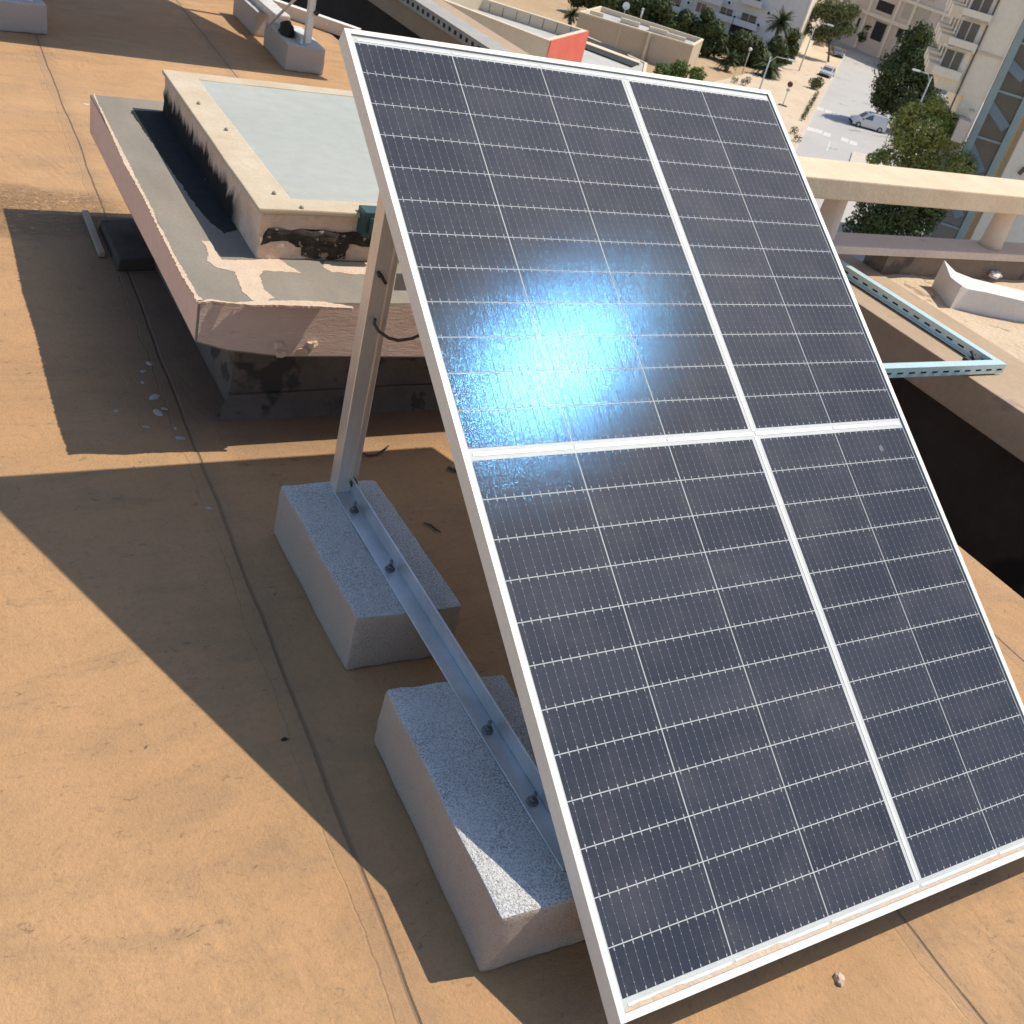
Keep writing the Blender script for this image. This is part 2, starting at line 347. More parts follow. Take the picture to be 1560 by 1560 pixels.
# wall across the light well
wt = thing('parapet_wall', (2.6, 3, 0), 'low tan rendered wall running along the far side of the dark light well', 'wall')
MB().box((2.6, -7, 0.0), (3.04, 14, .147)).build('coping', [MT['coping']], wt, bevel=.006)
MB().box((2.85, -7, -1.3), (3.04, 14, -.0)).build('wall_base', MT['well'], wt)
# sandy terrace beyond it
mb = MB(); NX, NY = 70, 60
from mathutils import noise as NZ
vs = []; fs = []
for j in range(NY + 1):
    for i in range(NX + 1):
        x = 3.043 + (7.5 - 3.043) * (i / NX) ** 1.5; y = 2.5 - 6.5 * (j / NY) ** 1.5
        h = .015 * NZ.noise(Vector((x * 2.2, y * 2.2, 0))) + .006 * NZ.noise(Vector((x * 11, y * 11, 2)))
        edge = min(1, (x - 3.043) / .12)
        vs.append((x, y, .138 + h * edge))
for j in range(NY):
    for i in range(NX): fs.append((j * (NX + 1) + i, (j + 1) * (NX + 1) + i, (j + 1) * (NX + 1) + i + 1, j * (NX + 1) + i + 1))
mb.smooth = True; mb.add(vs, fs)
structure('terrace', mb, MT['terrace'])
structure('terrace_core', MB().box((3.05, -7, -20), (7.5, 2.5, .10)), MT['wall_brown'])
# balustrade: base wall, lower rail, posts, top rail
bt = thing('balustrade', (3.9, 2.55, .147), 'sand-coloured concrete balustrade with round posts at the far edge of the terrace', 'balustrade')
MB().box((3.043, 2.50, .05), (7.5, 2.62, .236)).build('base_wall', MT['base_shade'], bt)  # shade under the lower rail put into the darker wall colour
MB().box((2.28, 2.475, .236), (7.5, 2.635, .272)).build('lower_rail', MT['bal'], bt, bevel=.004)
MB().box((2.20, 2.44, .472), (7.5, 2.70, .556)).build('top_rail', MT['bal_top'], bt, bevel=.006)
for x in (2.655, 3.78, 4.9, 6.0, 7.1):
    mb = MB(); mb.tube([(x, 2.56, .272), (x, 2.56, .30), (x, 2.56, .44), (x, 2.56, .472)], [.056, .052, .046, .05], 16); mb.build('post', MT['bal'], bt)
# ------------------------------------------------------------------ upstand on the terrace
mb = MB()
A = Vector((3.20, 2.19, .145)); Bv = Vector((4.3, 1.62, .145)); dd = (Bv - A).normalized(); pp = Vector((-dd.y, dd.x, 0))
def up(u, w, z): return A + dd * u + pp * w + Vector((0, 0, z))
prof = [(0, -.03, .0), (0, .19, .0)]
secs = [(-.035, -.035, .21, .10, .12), (.02, -.005, .17, .085, .095), (.10, .0, .155, .085, .085), (1.2, .0, .155, .085, .085)]
vs = []
for (u, w0, w1, z0, z1) in secs: vs += [up(u, w0, -.03), up(u, w1, -.03), up(u, w1, z1), up(u, (w0 + w1) / 2, z0 - .012), up(u, w0, z0)]
fs = []
for i in range(len(secs) - 1):
    for k in range(5): fs.append((i * 5 + k, i * 5 + (k + 1) % 5, (i + 1) * 5 + (k + 1) % 5, (i + 1) * 5 + k))
fs += [(0, 1, 2, 3, 4)[::-1], (15, 16, 17, 18, 19)]
mb.add(vs, fs)
mb.build('concrete_upstand', MT['trough'], bevel=.004, sub=1, jit=(.004, 9), tags=('short white concrete upstand with a flared ragged end lying on the sandy terrace', 'upstand'), origin=A)
mb = MB()
for k in range(7):
    c = G(1519 + random.uniform(-6, 6), 419 + random.uniform(-2, 2), .17); a = random.uniform(0, 3)
    mb.obox(c, (cos(a), sin(a), .2), (-sin(a), cos(a), .1), (0, 0, 1), (.022, .012, .006))
mb.build('plastic_scrap', MT['trough'], bevel=.003, tags=('crumpled scrap of white plastic lying in the shade below the balustrade', 'scrap'), origin=G(1519, 419, .15))

# ================================================================== SOLAR PANEL (local frame: u right, v up the slope, w out of the glass)
TH = radians(32); PW, PL = 1.096, 1.7802
CW, CH, BU, BV, MU, MV = .2070, .06922, .0220, .0231, .0161, .0297
Ydir = Vector((0, cos(TH), sin(TH))); Wdir = Vector((0, -sin(TH), cos(TH)))
P0 = Vector((0, 0, .09))
def pp3(u, v, w=0): return P0 + Vector((u, 0, 0)) + Ydir * v + Wdir * w
sp = thing('solar_panel', tuple(P0), 'large tilted solar panel with a bright blue sun glare, standing on rough concrete blocks', 'solar panel', 'solar panels on the roof')
def pbox(mb, u0, v0, w0, u1, v1, w1):
    mb.hexa([pp3(u0, v0, w0), pp3(u1, v0, w0), pp3(u1, v1, w0), pp3(u0, v1, w0), pp3(u0, v0, w1), pp3(u1, v0, w1), pp3(u1, v1, w1), pp3(u0, v1, w1)])
mb = MB(); LP = .011; D = .035; t = .0022
def rail4(mb, w0, w1, i0, i1):   # ring between inset i0 and i1
    pbox(mb, i0, i0, w0, PW - i0, i1, w1); pbox(mb, i0, PL - i1, w0, PW - i0, PL - i0, w1)
    pbox(mb, i0, i1, w0, i1, PL - i1, w1); pbox(mb, PW - i1, i1, w0, PW - i0, PL - i1, w1)
rail4(mb, -.0015, 0, 0, LP)              # top lip
rail4(mb, -D, -.0015, 0, t)              # outer wall
rail4(mb, -.0105, -.009, t, .012)        # seat under glass
rail4(mb, -D, -D + .002, t, .028)        # bottom flange
frame = mb.build('frame', MT['alu'], sp)
mb = MB(); pbox(mb, t, t, -.0085, PW - t, PL - t, -.0040); back = mb.build('backsheet', MT['white'], sp)
# cells, ribbons
us = []; u = MU
for c in range(5):
    us.append(u); u += CW + (.0024 if c not in (2,) else 0) + (BU if c == 2 else 0)
vsr = []; v = MV
for r in range(24):
    vsr.append(v); v += CH + .0017
    if r == 11: v += BV - .0017
ext_u = (PW - MU) / (us[-1] + CW); ext_v = (PL - MV) / (vsr[-1] + CH)
mc = MB(); mr = MB(); mp = MB(); var = []
wz = -.0036; rz = -.0033; pz = -.0031; ch = .004
for ci, u0 in enumerate(us):
    for ri, v0 in enumerate(vsr):
        u1, v1 = u0 + CW, v0 + CH
        mc.add([pp3(u0, v0, wz), pp3(u1, v0, wz), pp3(u1, v1, wz), pp3(u0, v1, wz)], [(0, 1, 2, 3)]); var.append(random.random())
        for k in range(12):
            uc = u0 + CW * (k + .5) / 12; hw = .00032
            mr.quad(pp3(uc - hw, v0 + .002, rz), pp3(uc + hw, v0 + .002, rz), pp3(uc + hw, v1 - .002, rz), pp3(uc - hw, v1 - .002, rz))
            for q, (fv, hu, hv) in enumerate([(.040, .0010, .0022), (.22, .0006, .0008), (.41, .0005, .0007), (.59, .0005, .0007), (.78, .0006, .0008), (.960, .0010, .0022)]):
                vc = v0 + CH * fv
                mp.quad(pp3(uc - hu, vc - hv, pz), pp3(uc + hu, vc - hv, pz), pp3(uc + hu, vc + hv, pz), pp3(uc - hu, vc + hv, pz))
cells = mc.build('cells', MT['cell'], sp)
at = cells.data.attributes.new('var', 'FLOAT', 'FACE'); at.data.foreach_set('value', var)
rib = mr.build('busbars', MT['ribbon'], sp); pads = mp.build('solder_pads', MT['pad'], sp)
mb = MB(); vc = vsr[11] + CH + BV / 2
edges = [us[0] + .002, us[0] + CW, us[1] + CW, us[2] + CW + BU / 2, us[3] + CW, us[4] + CW - .002]
for i in range(5):
    mb.quad(pp3(edges[i] + .003, vc - .0035, rz), pp3(edges[i + 1] - .003, vc - .0035, rz), pp3(edges[i + 1] - .003, vc + .0035, rz), pp3(edges[i] + .003, vc + .0035, rz))
uc = us[2] + CW + BU / 2
mb.quad(pp3(uc - .003, MV, rz), pp3(uc + .003, MV, rz), pp3(uc + .003, vc - .006, rz), pp3(uc - .003, vc - .006, rz))
mb.quad(pp3(uc - .003, vc + .006, rz), pp3(uc + .003, vc + .006, rz), pp3(uc + .003, PL - MV, rz), pp3(uc - .003, PL - MV, rz))
for vv in (MV - .010, PL - MV + .008):
    for i in range(5): mb.quad(pp3(edges[i] + .004, vv - .0022, rz), pp3(edges[i + 1] - .004, vv - .0022, rz), pp3(edges[i + 1] - .004, vv + .0022, rz), pp3(edges[i] + .004, vv + .0022, rz))
mid = mb.build('cross_ribbons', MT['ribbonw'], sp)
mb = MB(); lo_, hi_ = [], []
for k in range(121):
    u_ = LP + .002 + (PW - 2 * LP - .004) * k / 120; hh = .0035 + .010 * abs(NZ.noise(Vector((u_ * 5, .3, 0)))) + .003 * NZ.noise(Vector((u_ * 40, 2, 0)))
    lo_.append(pp3(u_, LP + .0005, -.0029)); hi_.append(pp3(u_, LP + .0005 + max(.001, hh), -.0029))
for k in range(120): mb.quad(lo_[k], lo_[k + 1], hi_[k + 1], hi_[k])
mb.build('dust_line', MT['plaster'], sp)
rs = random.Random(3)
for (cu, cv, rr) in [(.990, .835, .006)]:
    mb = MB(); ring_ = [pp3(cu + rr * (1 + .5 * rs.uniform(-1, 1)) * cos(a * .45), cv + 1.6 * rr * (1 + .5 * rs.uniform(-1, 1)) * sin(a * .45), -.0028) for a in range(14)]
    mb.add(ring_, [tuple(range(14))]); mb.build('bird_dropping', MT['smudge'], sp)
panel_parts = [frame, back, cells, rib, pads, mid]
# two more panels of the next row (they stand higher, on posts above the picture)
def stand(root, x0, y0, zb, length, hp, side=1, bolts=True):
    """angle-iron base rail on the blocks with a rear post"""
    mb = MB(); s = side
    X = lambda a: x0 + s * a
    def bx(mb, xa, ya, za, xb, yb, zb_): mb.box((min(xa, xb), ya, za), (max(xa, xb), yb, zb_))
    bx(mb, X(0), y0, zb, X(.039), y0 + length, zb + .004); bx(mb, X(.035), y0, zb + .004, X(.039), y0 + length, zb + .040)
    mb.build('base_rail', MT['galv'], root, bevel=.0008, seg=1)
    return X
stand(sp, .018, .225, .1365, 1.040, .7)
def bolt(root, x, y, z, r=.0062, h=.022, mat='boltm'):
    mb = MB(); mb.tube([(x, y, z), (x, y, z + .0015)], r * 1.7, 14); mb.tube([(x, y, z + .0015), (x, y, z + .009)], r, 6); mb.tube([(x, y, z + .009), (x, y, z + h)], r * .55, 8)
    return mb.build('bolt', MT[mat], root)
for (x, y) in [(.037, 1.175), (.037, .972), (.034, .520), (.036, .358)]: bolt(sp, x, y, .1407)
# rear post: channel section, web towards the viewer
def post(root, x0, x1, y, z0, z1, name='post', mat='postm'):
    mb = MB(); w = .004; dp = .036
    q = x1 - x0; pr_ = [(0, dp), (0, .0015), (.0015, 0), (q * .62, 0), (q * .66, .002), (q * .74, .009), (q * .80, .010), (q - .0015, .010), (q, .0115), (q, dp), (q - w, dp), (q - w, .010 + w), (q * .78, .010 + w), (q * .60, w), (w, w), (w, dp)]
    mb.add([(x0 + a, y + b_, z0) for a, b_ in pr_] + [(x0 + a, y + b_, z1) for a, b_ in pr_], [(i, (i + 1) % 16, 16 + (i + 1) % 16, 16 + i) for i in range(16)] + [(0, 1, 2, 3, 4, 5, 6, 7, 8, 9, 10, 11, 12, 13, 14, 15)[::-1], tuple(range(16, 32))])
    return mb.build(name, MT[mat], root)
post(sp, .020, .073, 1.245, .1407, .855)
mb = MB(); mb.tube([(.058, 1.236, .165), (.058, 1.250, .165)], .009, 6); mb.tube([(.058, 1.228, .165), (.058, 1.24, .165)], .004, 8); mb.build('bolt', MT['dark'], sp)
mb = MB(); mb.tube([(.030, 1.236, .655), (.030, 1.245, .66)], .004, 6); mb.tube([(.032, 1.239, .658), (.046, 1.237, .640)], .0035, 6); mb.build('bolt', MT['dark'], sp)
# far-side rail and post, hidden behind the glass in the photo but needed to carry it
mb = MB(); mb.box((1.040, .225, .1365), (1.079, 1.265, .1405)); mb.box((1.040, .225, .1405), (1.044, 1.265, .1765)); mb.build('base_rail', MT['galv'], sp)
post(sp, 1.024, 1.077, 1.245, .1407, .84)
# steel clip bar between the posts under the frame
mb = MB(); mb.box((.073, 1.25, .62), (1.024, 1.254, .655)); mb.build('cross_bar', MT['galv'], sp)
# cable looped on the post
mb = MB()
pts = [(.038, 1.240, .563), (.034, 1.232, .556), (.042, 1.222, .545), (.062, 1.215, .534), (.085, 1.215, .528), (.12, 1.225, .527), (.17, 1.25, .532), (.24, 1.27, .55)]
mb.tube(pts, .0034, 8); mb.build('cable', MT['cord'], sp)

# ------------------------------------------------------------------ concrete blocks
def blk(pts, h, label, group='concrete ballast blocks'):
    """pts: front-left, front-right, back-right, back-left on the top plane"""
    c = Vector((sum(p[0] for p in pts) / 4, sum(p[1] for p in pts) / 4, 0)); mb = MB()
    top = [Vector((p[0], p[1], h)) for p in pts]; bot = [Vector((p[0] + (p[0] - c.x) * .02, p[1] + (p[1] - c.y) * .012, .001)) for p in pts]
    mb.hexa(bot + top)
    for i in range(len(mb.sm)): mb.sm[i] = True
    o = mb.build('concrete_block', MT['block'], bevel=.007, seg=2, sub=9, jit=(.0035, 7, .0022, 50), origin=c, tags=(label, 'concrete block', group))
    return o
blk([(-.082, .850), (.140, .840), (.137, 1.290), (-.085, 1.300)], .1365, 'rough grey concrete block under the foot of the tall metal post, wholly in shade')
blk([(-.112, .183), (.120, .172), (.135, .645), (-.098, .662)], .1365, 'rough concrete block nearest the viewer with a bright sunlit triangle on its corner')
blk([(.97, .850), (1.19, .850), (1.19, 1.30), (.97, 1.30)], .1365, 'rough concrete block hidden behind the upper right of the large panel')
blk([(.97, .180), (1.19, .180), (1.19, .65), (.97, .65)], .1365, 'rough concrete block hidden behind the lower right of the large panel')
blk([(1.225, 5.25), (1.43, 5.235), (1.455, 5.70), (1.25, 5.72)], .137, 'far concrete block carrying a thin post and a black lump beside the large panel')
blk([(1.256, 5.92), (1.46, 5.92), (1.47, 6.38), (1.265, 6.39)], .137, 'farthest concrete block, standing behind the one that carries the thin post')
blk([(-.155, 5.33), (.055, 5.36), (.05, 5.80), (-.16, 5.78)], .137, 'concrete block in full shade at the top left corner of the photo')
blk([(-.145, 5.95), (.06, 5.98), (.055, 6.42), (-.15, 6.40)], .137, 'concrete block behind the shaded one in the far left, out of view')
# second row
rows = []
for k, x in enumerate((.712, -.395)):
    c = bpy.data.objects.new('solar_panel', None); COL.objects.link(c); c.location = (x, 5.10, .60)
    tag(c, ['raised solar panel above the far concrete blocks, seen only by its shadow beside the blocks', 'raised solar panel further left, seen only by its shadow in the far left corner'][k], 'solar panel', 'solar panels on the roof')
    for p_ in panel_parts:
        q_ = p_.copy(); COL.objects.link(q_); q_.parent = c
    rows.append(c)
c = rows[0]
mb = MB(); mb.box((1.30, 5.27, .138), (1.304, 6.35, .176)); mb.box((1.304, 5.27, .138), (1.34, 6.35, .142)); mb.build('base_rail', MT['galv'], c)
post(c, 1.335, 1.372, 5.295, .142, .62, mat='alu'); post(c, 1.335, 1.372, 6.30, .142, 1.30, mat='alu')
mb = MB(); mb.tube([(1.33, 5.33, .42), (1.24, 5.62, .142)], .008, 6); mb.build('brace', MT['alu'], c)
mb = MB(); mb.tube([(1.375, 5.285, .30), (1.375, 5.297, .30)], .013, 10); mb.build('bolt', MT['dark'], c)
c = rows[1]
mb = MB(); mb.box((-.04, 5.38, .138), (-.001, 6.40, .142)); mb.build('base_rail', MT['galv'], c)
post(c, -.05, -.01, 5.40, .142, .62, mat='alu'); post(c, -.05, -.01, 6.34, .142, 1.30, mat='alu')
# black lump beside the thin post
mb = MB(); cpt = Vector((1.275, 5.43, .165)); bm_ = bmesh.new(); bmesh.ops.create_icosphere(bm_, subdivisions=3, radius=1)
for v_ in bm_.verts:
    n0 = v_.co.copy(); k_ = 1 + .45 * NZ.noise(n0 * 2.3) + .2 * NZ.noise(n0 * 6); v_.co = Vector((n0.x * .035 * k_, n0.y * .06 * k_, n0.z * .045 * k_)) + cpt
mb.smooth = True; mb.add([tuple(v_.co) for v_ in bm_.verts], [[v_.index for v_ in f_.verts] for f_ in bm_.faces]); bm_.free()
mb.build('rubber_bundle', MT['bitumen'], tags=('black crumpled rubber bundle lying on the far concrete block beside the thin post', 'bundle'), origin=cpt)

# ================================================================== SKYLIGHT (upper left)
sk = thing('skylight', (.6, 2.4, 0), 'raised roof skylight with a peach rendered slab edge and a pale frosted pane on top', 'skylight')
mb = MB()
TL_, TR_ = (-.157, 3.10), (1.35, 3.14); BL_, BR_ = (-.194, 1.642), (1.35, 1.66)
fx = [(-.194, 1.642, .300), (-.12, 1.6425, .276), (.02, 1.644, .256), (.40, 1.648, .245), (1.35, 1.66, .235)]
bx2 = [(-.157, 3.10, .280), (-.09, 3.10, .275), (.05, 3.10, .27), (.42, 3.11, .27), (1.35, 3.14, .27)]
mb.smooth = False; n5 = 5
mb.add([(p[0], p[1], p[2]) for p in fx] + [(p[0], p[1], .400) for p in fx] + [(p[0], p[1], p[2]) for p in bx2] + [(p[0], p[1], .400) for p in bx2], [])
for i in range(4):
    for q_, mt_ in (((i, i + 1, 5 + i + 1, 5 + i), 2), ((5 + i, 5 + i + 1, 15 + i + 1, 15 + i), 0), ((10 + i, 15 + i, 15 + i + 1, 10 + i + 1), 1), ((i, 10 + i, 10 + i + 1, i + 1), 1)):
        mb.f.append(list(q_)); mb.mi.append(mt_); mb.sm.append(False)
for q_ in ((0, 5, 15, 10), (4, 14, 19, 9)): mb.f.append(list(q_)); mb.mi.append(1); mb.sm.append(False)
mb.build('slab', [MT['slab'], MT['fascia_smooth'], MT['fascia']], sk, bevel=.005, seg=2, sub=6, jit=(.0010, 5, .0005, 30))
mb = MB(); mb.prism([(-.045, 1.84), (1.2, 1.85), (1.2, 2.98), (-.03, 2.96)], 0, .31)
mb.build('shaft_wall', MT['grime_shade'], sk, bevel=.02, sub=4, jit=(.008, 4))
# kicker of mortar sloping to the floor
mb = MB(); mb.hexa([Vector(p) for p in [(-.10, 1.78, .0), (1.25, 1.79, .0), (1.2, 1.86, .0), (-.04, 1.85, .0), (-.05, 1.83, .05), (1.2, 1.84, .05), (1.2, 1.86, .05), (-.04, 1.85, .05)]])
mb.build('mortar_fillet', MT['grime_shade'], sk, sub=4, jit=(.01, 9))
# curb
cz = .530
mb = MB()
oc = [(.008, 1.885), (1.0, 1.90), (1.0, 3.0), (.038, 2.985)]; ic = [(.105, 1.955), (.93, 1.97), (.93, 2.93), (.125, 2.92)]
def ring(mb, oc, ic, z0, z1):
    n = 4; vs = [(p[0], p[1], z0) for p in oc] + [(p[0], p[1], z1) for p in oc] + [(p[0], p[1], z0) for p in ic] + [(p[0], p[1], z1) for p in ic]; fs = []
    for i in range(4):
        j = (i + 1) % 4; fs += [(i, j, 4 + j, 4 + i), (8 + j, 8 + i, 12 + i, 12 + j), (4 + i, 4 + j, 12 + j, 12 + i), (j, i, 8 + i, 8 + j)]
    mb.add(vs, fs)
ring(mb, oc, ic, .398, cz - .012)
cb = mb.build('curb', MT['curb'], sk, bevel=.004, sub=14, jit=(.006, 7, .0045, 34))
mb = MB(); ring(mb, [(.000, 1.878), (1.0, 1.893), (1.0, 3.0), (.032, 2.99)], ic, cz - .013, cz); mb.build('sill', MT['sill'], sk, bevel=.004, sub=6, jit=(.002, 12))
mb = MB(); mb.hexa([Vector((p[0], p[1], cz - .02)) for p in ic] + [Vector((p[0], p[1], cz - .003)) for p in ic]); mb.build('pane', MT['glass_lid'], sk)
# shade of the hollow in the torn curb mortar, made as dark pieces
mb = MB()
for (x0, x1, z0, z1) in [(.018, .21, .432, .478), (.12, .24, .404, .45), (.19, .36, .446, .476), (.36, .60, .446, .474)]:
    mb.box((x0, 1.880, z0), (x1, 1.90, z1))
mb.build('torn_hollow_shade', MT['torn'], sk, bevel=.010, sub=5, jit=(.008, 26, .005, 70))
# plaster splashes on the slab
def splash(pts, z, name, parent, mat, th=.0008, am=.005):
    """irregular thin patch: outline on the slab, roughened"""
    out = []
    n = len(pts)
    for i in range(n):
        a, b2 = Vector(pts[i]), Vector(pts[(i + 1) % n])
        L_ = (b2 - a).length; k = max(2, int(L_ / .006))
        for q in range(k):
            p = a.lerp(b2, q / k); fq = 45 if am > .004 else 110; nz = NZ.noise_vector(Vector((p.x * fq, p.y * fq, 3))) * am + NZ.noise_vector(Vector((p.x * 150, p.y * 150, 7))) * am * .6
            out.append((p.x + nz.x, p.y + nz.y))
    cx = sum(p[0] for p in out) / len(out); cy = sum(p[1] for p in out) / len(out)
    mb = MB(); mb.prism(out, z - .003, z + th); return mb.build(name, mat, parent)
def g2(px, py, z=.4): 
    p = G(px, py, z); return (p.x, p.y)
def gz(a, b, s=4.875, ox=240, oy=300, z=.4): return g2(ox + a / s, oy + b / s, z)
splash([gz(330, 330), gz(390, 330), gz(480, 470), gz(700, 470), gz(900, 460), gz(960, 500), gz(1070, 570), gz(1000, 560), gz(780, 550), gz(760, 590), gz(790, 690), gz(865, 745), gz(790, 790), gz(700, 770), gz(630, 700), gz(575, 560), gz(430, 520), gz(370, 480), gz(385, 430)], .4, 'plaster_splash', sk, MT['plaster'])
splash([gz(1240, 480), gz(1520, 490), gz(1700, 500), gz(1700, 590), gz(1300, 560), gz(1230, 530)], .4, 'plaster_splash', sk, MT['plaster'])
splash([gz(0, 200), gz(40, 260), gz(120, 430), gz(200, 560), gz(300, 740), gz(345, 775), gz(300, 785), gz(180, 590), gz(60, 350), gz(-6, 220)], .4, 'chipped_edge', sk, MT['plaster'], .002, .0035)
splash([gz(300, 775), gz(400, 765), gz(560, 790), gz(800, 775), gz(1050, 775), gz(1250, 785), gz(1450, 820), gz(1450, 832), gz(1100, 815), gz(860, 808), gz(740, 808), gz(560, 798), gz(400, 778), gz(310, 788)], .4, 'chipped_edge', sk, MT['plaster'], .002, .0035)
splash([gz(-100, -20), gz(-40, 90), gz(0, 200), gz(-10, 205), gz(-110, 0), gz(-240, -230), gz(-480, -760), gz(-470, -765), (-.150, 3.0)], .4, 'chipped_edge', sk, MT['plaster'], .002, .0035)
# algae and the curb's cast shadow, painted as one dark patch on the slab
splash([(-.062, 2.97), (.045, 2.985), (.012, 2.06), (-.03, 2.03), (-.052, 2.14), (-.06, 2.5)], .4, 'algae_and_shadow', sk, MT['algae'], .0015)
# small mortar lumps on the front fascia
for (a, b2) in [(893, 1095), (912, 1165), (1072, 1145), (1155, 1092)]:
    d_ = ray(240 + a / 4.875, 300 + b2 / 4.875); p = CAM + d_ * (1.640 - CAM[1]) / d_[1]; mb = MB()
    mb.obox(p, Vector((1, 0, .3)).normalized(), (0, 1, 0), Vector((-.3, 0, 1)).normalized(), (.012, .007, .008)); mb.build('mortar_crumb', MT['plaster'], sk, bevel=.004, sub=2, jit=(.006, 60))
# dark hinge box on the sill front
mb = MB(); mb.box((.262, 1.850, .480), (.345, 1.900, .545)); mb.box((.275, 1.842, .490), (.345, 1.850, .532)); mb.build('latch_box', MT['teal'], sk, bevel=.003)
# pebbles on the sill
for (px, py) in [(303, 157), (345, 197), (418, 294), (460, 316)]:
    p = G(px, py, cz + .003); bm_ = bmesh.new(); bmesh.ops.create_icosphere(bm_, subdivisions=2, radius=.0055)
    mb = MB(); mb.smooth = True; mb.add([tuple(Vector(v_.co) * (1 + .3 * NZ.noise(v_.co * 200)) + p) for v_ in bm_.verts], [[v_.index for v_ in f_.verts] for f_ in bm_.faces]); bm_.free()
    mb.build('pebble', MT['wall_brown'], tags=('small brown pebble on the tan sill around the frosted pane', 'pebble', 'pebbles on the skylight sill'), origin=p)
# black bitumen block under the slab's left overhang, with a grey strip
bb = thing('bitumen_block', (-.09, 2.85, 0), 'black bitumen-wrapped block in the shade under the left edge of the skylight slab', 'block')
mb = MB(); mb.hexa([Vector(p) for p in [(-.150, 2.66, 0), (-.02, 2.68, 0), (-.01, 3.02, 0), (-.145, 3.0, 0), (-.142, 2.67, .035), (-.03, 2.69, .04), (-.02, 3.0, .04), (-.138, 2.98, .035)]]); mb.build('body', MT['well'], bb, bevel=.006, sub=2, jit=(.004, 12))
mb = MB(); mb.obox((-.172, 2.93, .012), (1, 0, 0), (.03, 1, 0), (0, 0, 1), (.010, .17, .008)); mb.build('strip', MT['wall_brown'], bb, bevel=.003)

# loose flakes and stones on the roof
def chip(px, py, z, r, mat, name, label, cat, group=None, flat=.3):
    p = G(px, py, z); bm_ = bmesh.new(); bmesh.ops.create_icosphere(bm_, subdivisions=2, radius=1); a = random.uniform(0, 6)
    mb = MB(); vs = []
    for v_ in bm_.verts:
        k_ = 1 + .5 * NZ.noise(v_.co * 1.7 + Vector((px, py, 0))); q = Vector((v_.co.x * r * k_, v_.co.y * r * .62 * k_, max(-.2, v_.co.z) * r * flat * k_))
        vs.append((p.x + q.x * cos(a) - q.y * sin(a), p.y + q.x * sin(a) + q.y * cos(a), z + q.z + .2 * r * flat))
    mb.add(vs, [[v_.index for v_ in f_.verts] for f_ in bm_.faces]); bm_.free()
    mb.build(name, mat, tags=(label, cat, group), origin=p)
for (a, b2, r) in [(340, 1270, .017), (355, 1332, .018), (378, 1316, .009), (310, 1385, .009), (440, 1428, .013), (195, 1323, .009), (295, 1172, .009), (320, 1143, .012), (420, 1390, .006), (295, 1215, .007)]:
    chip(100 + a * .3974, 100 + b2 * .3974, 0, r, MT['grout'], 'plaster_flake', 'pale flake of plaster on the shaded roof in front of the skylight slab', 'plaster flake', 'plaster flakes fallen below the skylight', .14)
chip(1277, 1492, 0, .013, MT['plaster'], 'stone', 'pale angular stone on the sunlit roof below the bottom edge of the large panel', 'stone', None, .7)
chip(433, 1127, 0, .006, MT['bitumen'], 'dark_pebble', 'tiny dark pebble in the panel shadow left of the sunlit-cornered block', 'pebble', None, .7)
chip(318, 774, 0, .008, MT['grout'], 'plaster_flake', 'pale flake of plaster in the panel shadow left of the block under the post', 'plaster flake', None, .14)
chip(131, 159, 0, .012, MT['bal'], 'plaster_flake', 'tiny pale flake on the sunlit roof left of the far end of the skylight', 'plaster flake', None, .2)
# cables lying on the roof behind the first block
mb = MB(); pts = [G(*p, .006) for p in [(552, 690), (562, 694), (575, 692), (585, 685), (592, 679)]]; mb.tube(pts, .0028, 6)
mb.build('cable', MT['cord'], tags=('short dark cable end curling on the sunlit strip behind the tall post', 'cable'), origin=pts[0])
mb = MB(); pts = [G(*p, .006) for p in [(682, 712), (692, 716), (704, 720), (730, 722), (770, 715)]]; mb.tube(pts, .004, 6)
mb.build('cable', MT['cord'], tags=('dark cable disappearing under the left edge of the large panel', 'cable'), origin=pts[0])
mb = MB(); pts = [G(*p, .004) for p in [(645, 796), (656, 800), (664, 806), (672, 811)]]; mb.tube(pts, [.0015, .0026, .0024, .001], 6)
mb.build('twig', MT['cord'], tags=('thin dark twig on the shaded roof right of the block under the post', 'twig'), origin=pts[0])

# ------------------------------------------------------------------ empty slotted frame laid over the light well, and a perforated tray on the wall
def slotted(root, a, b, width, height, inner, mat, nslot, slot_on, name):
    """rail a->b, width to the side 'inner' (unit vector), slots on the face"""
    a = Vector(a); b = Vector(b); d = (b - a).normalized(); L_ = (b - a).length; c = (a + b) / 2 + Vector(inner) * width / 2 - Vector((0, 0, height / 2))
    t = .003
    mb = MB(); mb.obox(c + Vector((0, 0, height / 2 - t / 2)), d, inner, (0, 0, 1), (L_ / 2, width / 2, t / 2))
    mb.obox(c - Vector(inner) * (width / 2 - t / 2) - Vector((0, 0, t / 2)), d, inner, (0, 0, 1), (L_ / 2, t / 2, height / 2 - t / 2))
    mb.obox(c + Vector(inner) * (width / 2 - t / 2) - Vector((0, 0, t / 2)), d, inner, (0, 0, 1), (L_ / 2, t / 2, height / 2 - t / 2))
    if slot_on == 'in': mb.obox(c + Vector(inner) * (width / 2 + .007) - Vector((0, 0, height / 2 - t / 2)), d, inner, (0, 0, 1), (L_ / 2 - .03, .007, t / 2))
    mb.cur = 1; pitch = L_ / nslot
    for k in range(nslot):
        p = a + d * (pitch * (k + .5)); 
        off = (-.0008) if slot_on == 'out' else width + .0008
        mb.obox(p + Vector(inner) * off - Vector((0, 0, height * .55)), d, inner, (0, 0, 1), (pitch * .24, .0006, .0032))
    return mb.build(name, [mat, MT['slot']], root)
fz = .192
cor = G(1534, 555, fz)
